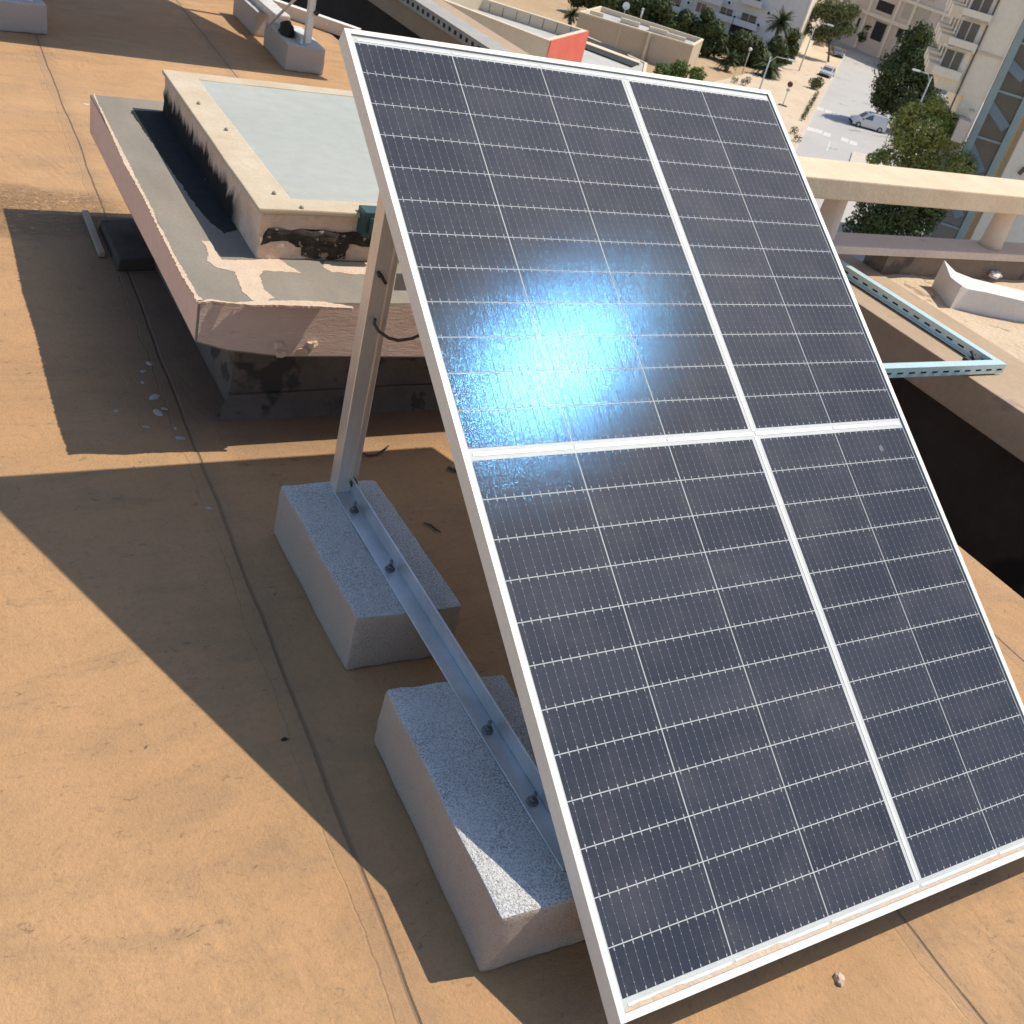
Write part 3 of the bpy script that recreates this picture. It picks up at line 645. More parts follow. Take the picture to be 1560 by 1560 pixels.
sf = thing('slotted_frame', (cor.x - .5, cor.y + .6, fz - .04), 'empty pale blue slotted metal frame lying across the light well onto the low wall', 'metal frame')
x1, y1 = cor.x, cor.y; x0 = x1 - 1.03; y2 = y1 + 1.05
slotted(sf, (x0, y1, fz), (x1, y1, fz), .036, .038, (0, 1, 0), MT['ltblue'], 17, 'out', 'rail')
slotted(sf, (x1, y1 + .036, fz - .0005), (x1, y2, fz - .0005), .036, .038, (-1, 0, 0), MT['ltblue'], 17, 'in', 'rail')
slotted(sf, (x1 - .036, y2, fz), (x0, y2, fz), .036, .038, (0, -1, 0), MT['ltblue'], 17, 'out', 'rail')
slotted(sf, (x0, y1 + .036, fz - .0005), (x0, y2 - .036, fz - .0005), .036, .038, (1, 0, 0), MT['ltblue'], 17, 'in', 'rail')
mb = MB(); mb.box((x1 - .12, y1 + .07, fz - .034), (x1 - .05, y1 + .10, fz - .02)); mb.tube([(x1 - .10, y1 + .06, fz - .02), (x1 - .07, y1 + .11, fz - .006)], .006, 6); mb.build('corner_clip', MT['dark'], sf)
tr = thing('cable_tray', (2.85, 6.5, .147), 'grey perforated metal cable tray running along the top of the low wall', 'cable tray')
za = .215
pa, pb = G(664.6, 20, za), G(740, 71, za)
xr = (pa.x + pb.x) / 2; y_a, y_b = 4.2, 11
mb = MB(); wdt = G(690.7, 25, za).x - G(672, 25, za).x; wdt = .16
mb.box((xr, y_a, za - .003), (xr + wdt, y_b, za)); mb.box((xr, y_a, za - .068), (xr + .003, y_b, za - .003)); mb.box((xr + wdt - .003, y_a, za - .068), (xr + wdt, y_b, za - .003))
mb.cur = 1; y = y_a + .03
while y < y_b: mb.box((xr - .0012, y, za - .048), (xr - .0002, y + .035, za - .022)); y += .085
mb.build('tray', [MT['traym'], MT['slot']], tr)

# ================================================================== THE STREET BELOW (ground 20 m under the roof)
ZG = -20.0
def gp(px, py, dz=0): return G(px, py, ZG + dz)
MT['soil'] = surf('dry_soil', (.40, .265, .15), (.50, .36, .22), .16, .95, spots=((.30, .27, .14), .8, .66), bs=.4, bscale=1.2, bd=.2)
MT['asphalt'] = surf('dusty_asphalt', (.42, .395, .365), (.48, .455, .42), .12, .9, spots=((.29, .28, .27), .35, .62), bs=.2, bscale=6, bd=.02)
MT['paving'] = surf('pinkish_paving', (.56, .43, .30), (.64, .51, .37), .25, .9, spots=((.42, .31, .23), .9, .62), bs=.2, bscale=5, bd=.02)
MT['kerb'] = surf('kerb_concrete', (.52, .45, .36), (.60, .53, .43), 1.2, .9)
MT['paint'] = surf('worn_road_paint', (.56, .53, .49), (.64, .61, .57), 2.5, .8)
MT['w_beige'] = surf('beige_render', (.50, .40, .285), (.57, .465, .335), .35, .9, bs=.1, bscale=4)
MT['w_cream'] = surf('cream_render', (.66, .54, .39), (.74, .62, .46), .5, .9, bs=.1, bscale=4)
MT['w_red'] = surf('red_render', (.60, .125, .085), (.68, .16, .11), .5, .85, bs=.1, bscale=5)
MT['w_white'] = surf('white_render', (.62, .60, .58), (.70, .68, .66), .2, .9, bs=.1, bscale=3)
MT['w_pink'] = surf('pinkish_render', (.66, .54, .43), (.72, .61, .50), .2, .9, bs=.1, bscale=3)
MT['w_pale'] = surf('pale_beige_render', (.84, .73, .56), (.89, .79, .63), .2, .9, bs=.1, bscale=3)
MT['roofgrey'] = surf('grey_roofing', (.44, .42, .39), (.52, .50, .46), .5, .9)
MT['shut'] = surf('tan_shutter', (.52, .44, .34), (.58, .50, .40), 2, .7)
MT['open'] = surf('dark_interior', (.030, .028, .028), (.05, .045, .042), 1, .9)
MT['winglass'] = surf('window_glass', (.045, .060, .062), (.075, .092, .092), 1, .08, spec=.9, bs=0)
MT['tealframe'] = surf('grey_green_steel', (.26, .33, .31), (.32, .39, .37), .8, .45, spec=.5)
MT['bluesteel'] = surf('blue_painted_steel', (.15, .20, .24), (.20, .26, .30), .8, .35, spec=.5)
MT['lampm'] = surf('grey_lamp_paint', (.50, .50, .48), (.58, .58, .56), 2, .5)
MT['lamphead'] = surf('white_lamp_head', (.74, .74, .72), (.80, .80, .78), 2, .4)
MT['bark'] = surf('bark', (.12, .09, .065), (.19, .145, .105), 3, .95, bs=.6)
MT['rubber'] = surf('rubber', (.02, .02, .02), (.03, .03, .03), 4, .8)
MT['signred'] = surf('sign_red', (.14, .03, .028), (.18, .04, .035), 4, .5)
def paintmat(name, c):
    M, nt, b = newmat(name); b.inputs['Base Color'].default_value = c + (1,); b.inputs['Roughness'].default_value = .3; b.inputs['Coat Weight'].default_value = .5
    p = pos(nt); g = noise(nt, p, 1.3, 4, .6); nt.links.new(mixc(nt, ramp(nt, g, .35, .7, 0, .25), c, tuple(x * .75 for x in c)), b.inputs['Base Color']); return M
MT['vanwhite'] = paintmat('white_car_paint', (.62, .61, .60)); MT['carsilver'] = paintmat('silver_car_paint', (.42, .43, .43)); MT['cardark'] = paintmat('dark_car_paint', (.10, .10, .105))
def leafmat(name, a, b_, trans=.25):
    M, nt, b = newmat(name); at = nn(nt, 'ShaderNodeAttribute', attribute_name='var'); p = pos(nt)
    f = noise(nt, p, .55, 3, .6); k = mth(nt, 'ADD', mth(nt, 'MULTIPLY', at.outputs['Fac'], .55), mth(nt, 'MULTIPLY', f, .5), clamp=True)
    nt.links.new(mixc(nt, k, a, b_), b.inputs['Base Color']); b.inputs['Roughness'].default_value = .6; b.inputs['Specular IOR Level'].default_value = .25
    tr_ = nn(nt, 'ShaderNodeBsdfTranslucent'); nt.links.new(mixc(nt, k, a, b_), tr_.inputs[0]); mx = nn(nt, 'ShaderNodeMixShader'); mx.inputs[0].default_value = trans
    nt.links.new(b.outputs[0], mx.inputs[1]); nt.links.new(tr_.outputs[0], mx.inputs[2]); nt.links.new(mx.outputs[0], nt.nodes['Material Output'].inputs[0]); return M
MT['lf_dark'] = leafmat('dark_foliage', (.018, .030, .010), (.11, .14, .045)); MT['lf_lit'] = leafmat('bright_foliage', (.12, .15, .03), (.50, .50, .14), .3)
MT['lf_olive'] = leafmat('olive_foliage', (.07, .09, .030), (.20, .21, .085), .3); MT['lf_palm'] = leafmat('palm_foliage', (.030, .045, .016), (.10, .125, .048)); MT['lf_green'] = leafmat('green_foliage', (.045, .085, .015), (.13, .20, .04), .3)

def pl(pts, z): return [(G(px, py, ZG).x, G(px, py, ZG).y) for (px, py) in pts]
c0 = gp(1200, 150)
structure('ground', MB().quad((-900, -900, ZG - .15), (1500, -900, ZG - .15), (1500, 1500, ZG - .15), (-900, 1500, ZG - .15)), MT['soil'])
def flat(name, pts, z, mat): structure(name, MB().add([(p[0], p[1], z) for p in pl(pts, z)], [tuple(range(len(pts)))]), mat)
e1 = (gp(1291, 76) - gp(1214, 226)).normalized(); e2 = Vector((e1.y, -e1.x, 0))      # along the street, and to its right
L0 = gp(1214, 226)
def st(a, b_): p = L0 + e1 * a + e2 * b_; return (p.x, p.y)
LEN = (gp(1291, 76) - L0).length
def sheet(name, pts, z, mat): structure(name, MB().add([(p[0], p[1], z) for p in pts], [tuple(range(len(pts)))]), mat)
sheet('road', [st(-90, 0), st(-90, 45), st(LEN + 3, 45), st(LEN + 3, 0)], ZG - .13, MT['asphalt'])
sheet('cross_street', [st(LEN + 3, -60), st(LEN + 3, 60), st(LEN + 26, 60), st(LEN + 26, -60)], ZG - .125, MT['asphalt'])
structure('pavement', MB().prism([st(-90, -.3), st(LEN, -.3), st(LEN, -5), st(LEN * .55, -7.5), st(LEN * .2, -13), st(-20, -30), st(-90, -40)], ZG - .3, ZG), MT['paving'])
kb = MB(); kb.hexa([Vector((*st(-90, -.32), ZG - .3)), Vector((*st(-90, 0), ZG - .3)), Vector((*st(LEN, 0), ZG - .3)), Vector((*st(LEN, -.32), ZG - .3)), Vector((*st(-90, -.32), ZG + .02)), Vector((*st(-90, 0), ZG + .02)), Vector((*st(LEN, 0), ZG + .02)), Vector((*st(LEN, -.32), ZG + .02))])
structure('kerb', kb, MT['kerb'])
flat('path', [(985, 112), (1080, 128), (1180, 150), (1195, 175), (1120, 240), (900, 160)], ZG - .12, MT['paving'])
mb = MB()
for (px, py) in [(1235, 197), (1247, 200), (1260, 205), (1287, 213), (1300, 218), (1250, 166), (1262, 170), (1274, 174)]:
    c = gp(px, py, -.124); mb.obox(c, e1, e2, (0, 0, 1), (1.1, .42, .003))
structure('road_markings', mb, MT['paint'])
mb = MB(); c = gp(1262, 223, -.124); mb.obox(c, e1, e2, (0, 0, 1), (2.6, .07, .003)); structure('lane_line', mb, MT['paint'])
structure('traffic_island', MB().prism(pl([(1299, 231), (1324, 236), (1380, 262), (1380, 300), (1290, 262)], ZG), ZG - .3, ZG + .05), MT['kerb'])

VR = Vector((RW[0][0], RW[1][0], 0)).normalized()        # horizontal right as seen from the roof
VF = Vector((RW[0][2], RW[1][2], 0)).normalized()
def on_card(px, py, base):
    d = Vector(ray(px, py)); c = Vector(CAM); t_ = (base - c).dot(VF) / d.dot(VF); return c + d * t_, t_
def leaves(mb, blobs, n, size, rnd, var, shell=.75):
    tot = sum(b[1] ** 2 for b in blobs)
    for (c, r, sq) in blobs:
        k = int(n * r * r / tot)
        for _ in range(k):
            v = Vector((rnd.gauss(0, 1), rnd.gauss(0, 1), rnd.gauss(0, 1))).normalized()
            q = 1 + .28 * NZ.noise(v * 2.2 + c * .7)
            rr = r * q * (rnd.uniform(shell, 1.02) if rnd.random() < .8 else rnd.uniform(.3, 1))
            p = c + Vector((v.x * rr, v.y * rr, v.z * rr * sq))
            a = Vector((rnd.gauss(0, 1), rnd.gauss(0, 1), rnd.gauss(0, 1))).normalized(); a = (a * .55 + v).normalized()
            t1 = a.orthogonal().normalized(); t1 = Quaternion(a, rnd.uniform(0, 6.28)) @ t1; t2 = a.cross(t1)
            s_ = size * rnd.uniform(.6, 1.35)
            mb.add([p - t1 * s_ - t2 * s_ * .35, p + t2 * s_ * .5, p + t1 * s_ - t2 * s_ * .2, p - t2 * s_ * .6], [(0, 1, 2, 3)]); var.append(rnd.random())
def tree(name, base, blobs, mat, label, cat='tree', group=None, n=1800, size=.22, trunk=True, sq=.9, seed=1, shell=.7):
    rnd = random.Random(seed); b = gp(*base, -.13); root = thing(name, b, label, cat, group); bl = []
    for bb_ in blobs:
        p, t_ = on_card(bb_[0], bb_[1], b); r_ = bb_[2] * t_ / F
        if p.z - r_ * sq < ZG - .3: p.z = ZG - .3 + r_ * sq
        bl.append((p + VF * (rnd.uniform(-.5, .5) * r_), r_, sq))
    mb = MB(); var = []; leaves(mb, bl, n, size, rnd, var, shell)
    o = mb.build('crown' if trunk else 'foliage', mat, root); a = o.data.attributes.new('var', 'FLOAT', 'FACE'); a.data.foreach_set('value', var)
    if trunk:
        mb = MB(); top = sum((x[0] for x in bl), Vector()) / len(bl); rm = max(x[1] for x in bl)
        fork = b.lerp(top, .45) + Vector((rnd.uniform(-.2, .2), 0, 0)); mb.tube([b - Vector((0, 0, .2)), b.lerp(fork, .5) + Vector((.1, .05, 0)), fork], [rm * .085, rm * .07, rm * .055], 8)
        for x in bl[:7]: mb.tube([fork, fork.lerp(x[0], .55) + Vector((0, 0, -.1 * rm)), x[0]], [rm * .04, rm * .028, rm * .012], 6, cap=False)
        mb.build('trunk', MT['bark'], root)
    return root
def palm(base, top, rpx, label, seed, group='date palms in the garden strip', nf=60):
    rnd = random.Random(seed); b = gp(*base, -.13); root = thing('palm_tree', b, label, 'palm tree', group); p, t_ = on_card(top[0], top[1], b); Lf = rpx * t_ / F * 1.1
    p = Vector((b.x, b.y, max(p.z, b.z + .4)))
    mb = MB(); mb.tube([b - Vector((0, 0, .2)), b.lerp(p, .5), p], [.32, .25, .28], 9); mb.build('trunk', MT['bark'], root)
    mb = MB(); var = []
    for k in range(nf):
        az = rnd.uniform(0, 6.28); el = rnd.uniform(-.25, 1.35); L_ = Lf * rnd.uniform(.8, 1.1); d_ = Vector((cos(az) * cos(el), sin(az) * cos(el), sin(el))); cur = p.copy(); pts = [cur.copy()]
        for q in range(9): d_ = (d_ + Vector((0, 0, -.14))).normalized(); cur = cur + d_ * (L_ / 9); pts.append(cur.copy())
        for i in range(1, len(pts)):
            a_, b3 = pts[i - 1], pts[i]; dr = (b3 - a_).normalized(); sd = dr.cross(Vector((0, 0, 1))).normalized(); w = L_ * .20 * sin(pi * min(.98, (i + .6) / 10.5))
            for s_ in (-1, 1):
                for h_ in range(3):
                    o_ = a_.lerp(b3, h_ / 3 + .1); e_ = o_ + sd * s_ * w * rnd.uniform(.75, 1.1) + dr * w * .55 - Vector((0, 0, w * rnd.uniform(.15, .5))); wd = dr * (L_ * .022)
                    mb.add([o_ - wd, o_ + wd, e_], [(0, 1, 2)]); var.append(rnd.random())
    o = mb.build('crown', MT['lf_palm'], root); a = o.data.attributes.new('var', 'FLOAT', 'FACE'); a.data.foreach_set('value', var); return root

# ------------------------------------------------------------------ low buildings beyond the light well
def inset(poly, d):
    n = len(poly); out = []; area = sum(poly[i][0] * poly[(i + 1) % n][1] - poly[(i + 1) % n][0] * poly[i][1] for i in range(n)); sg = 1 if area > 0 else -1
    for i in range(n):
        p0, p1, p2 = Vector(poly[i - 1]), Vector(poly[i]), Vector(poly[(i + 1) % n]); a = (p1 - p0).normalized(); b_ = (p2 - p1).normalized()
        na = Vector((-a.y, a.x)) * sg; nb = Vector((-b_.y, b_.x)) * sg; m_ = (na + nb); m_ = m_ / max(.3, m_.dot(na)); out.append(tuple(p1 + m_ * d))
    return out
def pxpoly(pts, z): return [(G(a, b_, z).x, G(a, b_, z).y) for a, b_ in pts]
def lowbuilding(name, pts, h, label, wall, top, par=.55, pw=.3):
    z = ZG + h; po = pxpoly(pts, z); pi_ = inset(po, pw); cx = sum(p[0] for p in po) / len(po); cy = sum(p[1] for p in po) / len(po)
    root = thing(name, (cx, cy, ZG), label, 'building'); n = len(po)
    a = sum(po[i][0] * po[(i + 1) % n][1] - po[(i + 1) % n][0] * po[i][1] for i in range(n))
    if a < 0: po = po[::-1]; pi_ = pi_[::-1]
    mb = MB(); vs = [(p[0], p[1], ZG - .3) for p in po] + [(p[0], p[1], z - .002) for p in po]
    mb.add(vs, [(i, (i + 1) % n, n + (i + 1) % n, n + i) for i in range(n)]); mb.build('wall', wall, root)
    mb = MB(); vs = [(p[0], p[1], z) for p in po] + [(p[0], p[1], z) for p in pi_] + [(p[0], p[1], z - par) for p in pi_] + [(p[0], p[1], z - .18) for p in inset(po, -.04)] + [(p[0], p[1], z) for p in inset(po, -.04)]
    f = []
    for i in range(n):
        j = (i + 1) % n; f += [(4 * n + i, 4 * n + j, n + j, n + i), (n + i, n + j, 2 * n + j, 2 * n + i), (3 * n + i, 3 * n + j, 4 * n + j, 4 * n + i)]
    mb.add(vs, f); mb.build('parapet', top, root)
    mb = MB(); mb.add([(p[0], p[1], z - par + .01) for p in pi_], [tuple(range(n))]); mb.build('roof', MT['roofgrey'], root)
    return root, po, z
# red-ended building
rb, po, z = lowbuilding('flat_roofed_building', [(640, -14), (838, 62), (896, 47), (735, -4)], 5.0, 'low flat-roofed building with a red end wall and pale parapets beyond the light well', MT['w_cream'], MT['w_cream'], 1.1, .5)
A_ = G(838, 62, z); B_ = G(896, 47, z); dn = (B_ - A_).normalized(); nrm = Vector((dn.y, -dn.x, 0))
mb = MB(); mb.hexa([Vector((p.x, p.y, zz)) + o_ for zz in (ZG, z + .02) for (p, o_) in ((A_, Vector()), (B_, Vector()), (B_, nrm * .12), (A_, nrm * .12))]); mb.build('red_wall', MT['w_red'], rb)
# block joints on the far parapet
far0, far1 = G(737, 0, z), G(892, 46, z); dn2 = (far1 - far0).normalized(); 
for k in range(7):
    c = far0.lerp(far1, (k + .6) / 7.6) + Vector((0, 0, -.45)) ; nn2 = Vector((dn2.y, -dn2.x, 0))
    c = c + nn2 * .505; mb = MB(); mb.obox(c, dn2, nn2, (0, 0, 1), (.03, .01, .42)); mb.build('joint', MT['open'], rb)
# terrace with two dark slots
tb, po, z = lowbuilding('low_terrace', [(870, 62), (893, 54), (986, 96), (980, 128), (880, 110)], 1.3, 'low pale terrace roof with two dark slots between the red wall and the beige building', MT['w_cream'], MT['w_cream'], .15, .3)
for pts in ([(894, 57), (960, 80), (955, 84), (892, 62)], [(893, 66), (972, 97), (963, 101), (890, 73)]):
    q = pxpoly(pts, z + .02); MB().prism(q, z - .1, z + .02).build('slot', MT['open'], tb)
mb = MB(); q = pxpoly([(893, 62.5), (975, 93), (976, 97), (892, 66)], z + .1); mb.prism(q, z, z + .12); mb.build('beam', MT['w_cream'], tb)
# beige building
bb2, po, z = lowbuilding('beige_building', [(883, 17.4), (1057, 68.7), (1072, 59.5), (915, 9.2)], 3.1, 'windowless beige building with a pale parapet behind the large panel, beside the palms', MT['w_beige'], MT['w_cream'], .6, .28)
a_, b4 = G(883, 17.4, z), G(1057, 68.7, z); dd = (b4 - a_).normalized(); nf = Vector((dd.y, -dd.x, 0)); L_ = (b4 - a_).length
for fr, w_, pr_ in ((.37, .07, .05), (.62, .16, .35)):
    c = a_ + dd * L_ * fr; mb = MB(); mb.obox(Vector((c.x, c.y, z - 1.6)) + nf * pr_ / 2, dd, nf, (0, 0, 1), (w_, pr_ / 2 + .02, 1.59)); mb.build('pilaster', MT['w_cream'], bb2)
mb = MB(); c = a_ + dd * L_ * .655; mb.tube([Vector((c.x, c.y, ZG)) + nf * .1, Vector((c.x, c.y, z - .5)) + nf * .1], .06, 8); mb.build('downpipe', MT['lampm'], bb2)
for k, (px, py) in enumerate([(905, 20), (960, 34), (1003, 47), (1030, 57)]):
    c = G(px, py, z - .3); mb = MB(); mb.obox(c, dd, nf, (0, 0, 1), (1.2, .22, .25)); mb.build('roof_block', MT['w_cream'], bb2)
q = G(950, 24, z); sd_ = thing('satellite_dish', q, 'round white satellite dish standing on the beige building roof', 'satellite dish')
mb = MB(); mb.tube([q, q + Vector((0, 0, 1.0))], .04, 6); mb.build('mast', MT['lampm'], sd_)
mb = MB(); cc = q + Vector((0, 0, 1.15)); ax = (Vector((CAM[0], CAM[1], 5)) - cc).normalized(); u_ = ax.orthogonal().normalized(); w2 = ax.cross(u_); vs = [cc - ax * .12]
for rr, dp in ((.25, .09), (.45, 0)):
    for k in range(14): an = 2 * pi * k / 14; vs.append(cc + (u_ * cos(an) + w2 * sin(an)) * rr - ax * dp)
fs = [(0, 1 + k, 1 + (k + 1) % 14) for k in range(14)] + [(1 + k, 15 + k, 15 + (k + 1) % 14, 1 + (k + 1) % 14) for k in range(14)]
mb.smooth = True; mb.add(vs, fs); mb.build('dish', MT['lamphead'], sd_)
q = G(976, 27, z); mb = MB(); mb.tube([q, q + Vector((0, 0, 1.0))], .11, 8); mb.tube([q + Vector((0, 0, 1.0)), q + Vector((0, 0, 1.12))], .16, 8); mb.build('roof_vent', MT['lamphead'], tags=('slim white vent pipe on the beige building roof right of the dish', 'vent'), origin=q)

# ------------------------------------------------------------------ tall buildings
def facade_box(name, P, u0, u1, h, depth, mat, label, cat='building'):
    root = thing(name, P.P((u0 + u1) / 2, ZG), label, cat); mb = MB()
    a, b_ = P.P(u0, ZG - .3), P.P(u1, ZG - .3); bk = -P.n * depth
    mb.hexa([a, b_, b_ + bk, a + bk] + [p + Vector((0, 0, h)) for p in (a, b_, b_ + bk, a + bk)]); mb.build('wall', mat, root); return root
def fbox(P, root, name, mat, u0, u1, z0, z1, d0, d1):
    mb = MB(); mb.hexa([P.P(u0, z0, d0), P.P(u1, z0, d0), P.P(u1, z0, d1), P.P(u0, z0, d1), P.P(u0, z1, d0), P.P(u1, z1, d0), P.P(u1, z1, d1), P.P(u0, z1, d1)]); return mb.build(name, mat, root)
def window(P, root, px, py, w, h, frame='w_white', glass='winglass', bal=True, name='window'):
    u, z = P.uz(px, py)
    o = fbox(P, root, name, MT[frame], u - w / 2 - .08, u + w / 2 + .08, z - h / 2 - .08, z + h / 2 + .08, .0, .05)
    fbox(P, o, 'pane', MT[glass], u - w / 2, u + w / 2, z - h / 2, z + h / 2, .045, .07); fbox(P, o, 'mullion', MT[frame], u - .04, u + .04, z - h / 2, z + h / 2, .065, .09)
    if bal: 
        b_ = fbox(P, root, 'balcony', MT[frame], u - w / 2 - .7, u + w / 2 + .7, z - h / 2 - .35, z - h / 2 - .12, .05, 1.2)
        fbox(P, b_, 'balustrade', MT[frame], u - w / 2 - .7, u + w / 2 + .7, z - h / 2 - .12, z - h / 2 + .55, 1.1, 1.2)
# apartment block, back left, in its own shade
PA = Plane(gp(985, 8), gp(1206, 82)); Lp = (gp(1206, 82) - gp(985, 8)).length
ab = facade_box('apartment_block', PA, -22, Lp, 17, 12, MT['w_white'], 'shaded white apartment block with small balconies behind the palms and dark shrubs')
for (px, py, w, h, bal) in [(1022, 3, 3.2, 1.5, True), (1068, 12, 1.5, 1.3, False), (1106, 20, 2.0, 1.4, True), (1140, 30, 2.4, 1.5, True), (1090, -6, 2, 1.4, True), (1150, -3, 2, 1.4, True), (1060, -22, 2, 1.4, True), (980, -4, 2, 1.4, True)]:
    window(PA, ab, px, py, w, h, bal=bal)
for (px, py) in [(1018, 18), (1128, 48)]:
    u, z = PA.uz(px, py); fbox(PA, ab, 'opening', MT['open'], u - 1.8, u + 1.8, z - .9, z + .8, .0, .03)
fbox(PA, ab, 'sunlit_side', MT['w_pale'], Lp, Lp + .25, ZG, ZG + 17, -12, .25)  # sunlit side face, its brightness put into a paler wall colour
for (px, py) in [(1050, 4), (1084, 16), (1120, 26), (1156, 38), (1172, 20), (1112, 4)]:
    u, z = PA.uz(px, py); a_c = fbox(PA, ab, 'air_conditioner', MT['lamphead'], u - .4, u + .4, z - .28, z + .28, .0, .35); fbox(PA, a_c, 'grille', MT['rubber'], u - .22, u + .22, z - .2, z + .2, .345, .36)
# second block behind it along the street
PB = Plane(gp(1216, 60), gp(1300, 86)); 
mbk = facade_box('apartment_block', PB, -2, 4.5, 16, 10, MT['w_pink'], 'pinkish apartment block half hidden by the olive-coloured street tree', 'building')
window(PB, mbk, 1236, 2, 1.6, 1.4); window(PB, mbk, 1262, 6, 1.6, 1.4)
# building closing the street
PC = Plane(gp(1282, 64), gp(1424, 124)); Lc = (gp(1424, 124) - gp(1282, 64)).length
cb2 = facade_box('apartment_block', PC, -6, Lc + 10, 18, 12, MT['w_pink'], 'pinkish building closing the street, with dark ground floor openings and tan shutters')
def frect(P, root, pts, name, mat, d0, d1):
    uz = [P.uz(*p) for p in pts]; return fbox(P, root, name, mat, min(u for u, _ in uz), max(u for u, _ in uz), min(z for _, z in uz), max(z for _, z in uz), d0, d1)
for pts in ([(1325, 58), (1352, 38)], [(1364, 56), (1378, 46)], [(1334, 14), (1364, 8)], [(1300, 50), (1312, 28)]):
    frect(PC, cb2, pts, 'opening', MT['open'], .0, .04)
for pts in ([(1372, 26), (1420, 14)], [(1424, 44), (1440, 26)], [(1390, -8), (1430, -14)]):
    frect(PC, cb2, pts, 'shutter', MT['shut'], .0, .06)
u0, z0 = PC.uz(1340, 26); fbox(PC, cb2, 'floor_band', MT['w_pale'], -6, Lc + 10, z0 - .3, z0 + .3, .0, .5)
u0, z0 = PC.uz(1380, 0); fbox(PC, cb2, 'floor_band', MT['w_pale'], -6, Lc + 10, z0 - .25, z0 + .25, .0, .4)
for px in (1315, 1358, 1384, 1432): u, z = PC.uz(px, 40); fbox(PC, cb2, 'pier', MT['w_pale'], u - .25, u + .25, ZG, ZG + 18, .0, .25)
# right-hand building with the glazed stair
RB = gp(1450, 450); PR = Plane(RB, RB + e2 * 10)
uc, zc = PR.uz(1433, 112); upipe, _ = PR.uz(1473.6, 107.7); ug0, _ = PR.uz(1449, 266); ug1, _ = PR.uz(1502, 269); ug2, _ = PR.uz(1524, 272)
uo, zo = PR.uz(1447, 140)
rbld = facade_box('apartment_building', PR, PR.uz(1462, 160)[0], ug0 - .1, 27, 14, MT['w_pale'], 'tall cream apartment building with projecting windowed balconies at the right edge of the photo')
fbox(PR, rbld, 'upper_wall', MT['w_pale'], uc, PR.uz(1462, 160)[0] + .05, zo, ZG + 27, -14, .004)
wz_ = []
for (px, py) in [(1451, 93), (1475, 50), (1497, 6), (1519, -38)]:
    u, z = PR.uz(px, py); wz_.append(z)
    bx_ = fbox(PR, rbld, 'bay', MT['w_pale'], u - .95, u + .85, z - 1.0, z - .45, .0, .6)
    w_ = fbox(PR, rbld, 'window', MT['w_white'], u - .7, u + .6, z - .55, z + .7, .0, .08); fbox(PR, w_, 'pane', MT['winglass'], u - .62, u - .08, z - .48, z + .62, .07, .10); fbox(PR, w_, 'pane', MT['winglass'], u + .0, u + .52, z - .48, z + .62, .07, .10)
    fbox(PR, rbld, 'bay_roof', MT['w_pale'], u - .95, u + .85, z + .78, z + .93, .0, .6)
fbox(PR, rbld, 'downpipe', MT['bark'], upipe - .05, upipe + .05, ZG, ZG + 27, .0, .12)
u, z = PR.uz(1500, 82); fbox(PR, rbld, 'floor_band', MT['w_cream'], upipe + .1, ug0 - .1, z - .08, z + .08, .0, .08)
# side face towards the street: small balconies seen edge-on
side = Plane(PR.P(uc, 0), PR.P(uc, 0) - PR.n * 14)
for k, z in enumerate(wz_):
    for a in (2.5, 6.5, 10.5):
        mb = MB(); c = PR.P(uc, z - .9) - PR.n * a; mb.obox(c - e2 * .45, e1, e2, (0, 0, 1), (1.2, .45, .35)); mb.build('side_balcony', MT['w_pale'], rbld)
        mb = MB(); c = PR.P(uc, z + .1) - PR.n * a; mb.obox(c - e2 * .02, e1, e2, (0, 0, 1), (.8, .03, .7)); mb.build('side_window', MT['winglass'], rbld)
# low canopy box at the foot
u0, z0 = PR.uz(1448, 205); u1, z1 = PR.uz(1484, 168)
fbox(PR, rbld, 'canopy', MT['w_pink'], u0, u1, z0 - .1, z0 + 1.3, .0, 1.6); fbox(PR, rbld, 'canopy_roof', MT['w_cream'], u0 + .5, u1, z1 - .1, z1 + .05, .0, 1.0)
# glazed stair
gs = thing('glazed_staircase', PR.P((ug0 + ug1) / 2, ZG), 'tall glazed staircase with grey-green frame and blue diagonal steel beams at the right edge', 'staircase')
wf = (ug1 - ug0) * .22
fbox(PR, gs, 'column', MT['tealframe'], ug0, ug0 + wf, ZG - .3, ZG + 27, -.3, .15); fbox(PR, gs, 'column', MT['tealframe'], ug1 - wf * .1, ug1 + wf * .9, ZG - .3, ZG + 27, -.3, .15)
fbox(PR, gs, 'glazing', MT['winglass'], ug0 + wf, ug1 - wf * .1, ZG - .3, ZG + 27, -.2, -.15)
zz = PR.uz(1480, 262)[1]; k = 0
for (p0, p1) in [((1476, 218), (1494, 262)), ((1505, 155), (1532, 196)), ((1536, 95), (1560, 120)), ((1445, 285), (1462, 330))]:
    (ua, za_), (ub, zb_) = PR.uz(*p0), PR.uz(*p1)
    a, b_ = PR.P(ua, za_, -.05), PR.P(ub, zb_, -.05); dd_ = (b_ - a).normalized(); mb = MB(); up_ = dd_.cross(PR.n).normalized(); mb.obox((a + b_) / 2, dd_, up_, PR.n, ((b_ - a).length / 2, .30, .14)); mb.build('diagonal_beam', MT['bluesteel'], gs)
for k in range(9):
    z_ = ZG + 1.5 + 3.0 * k; fbox(PR, gs, 'transom', MT['tealframe'], ug0 + wf, ug1 - wf * .1, z_ - .07, z_ + .07, -.14, -.02)
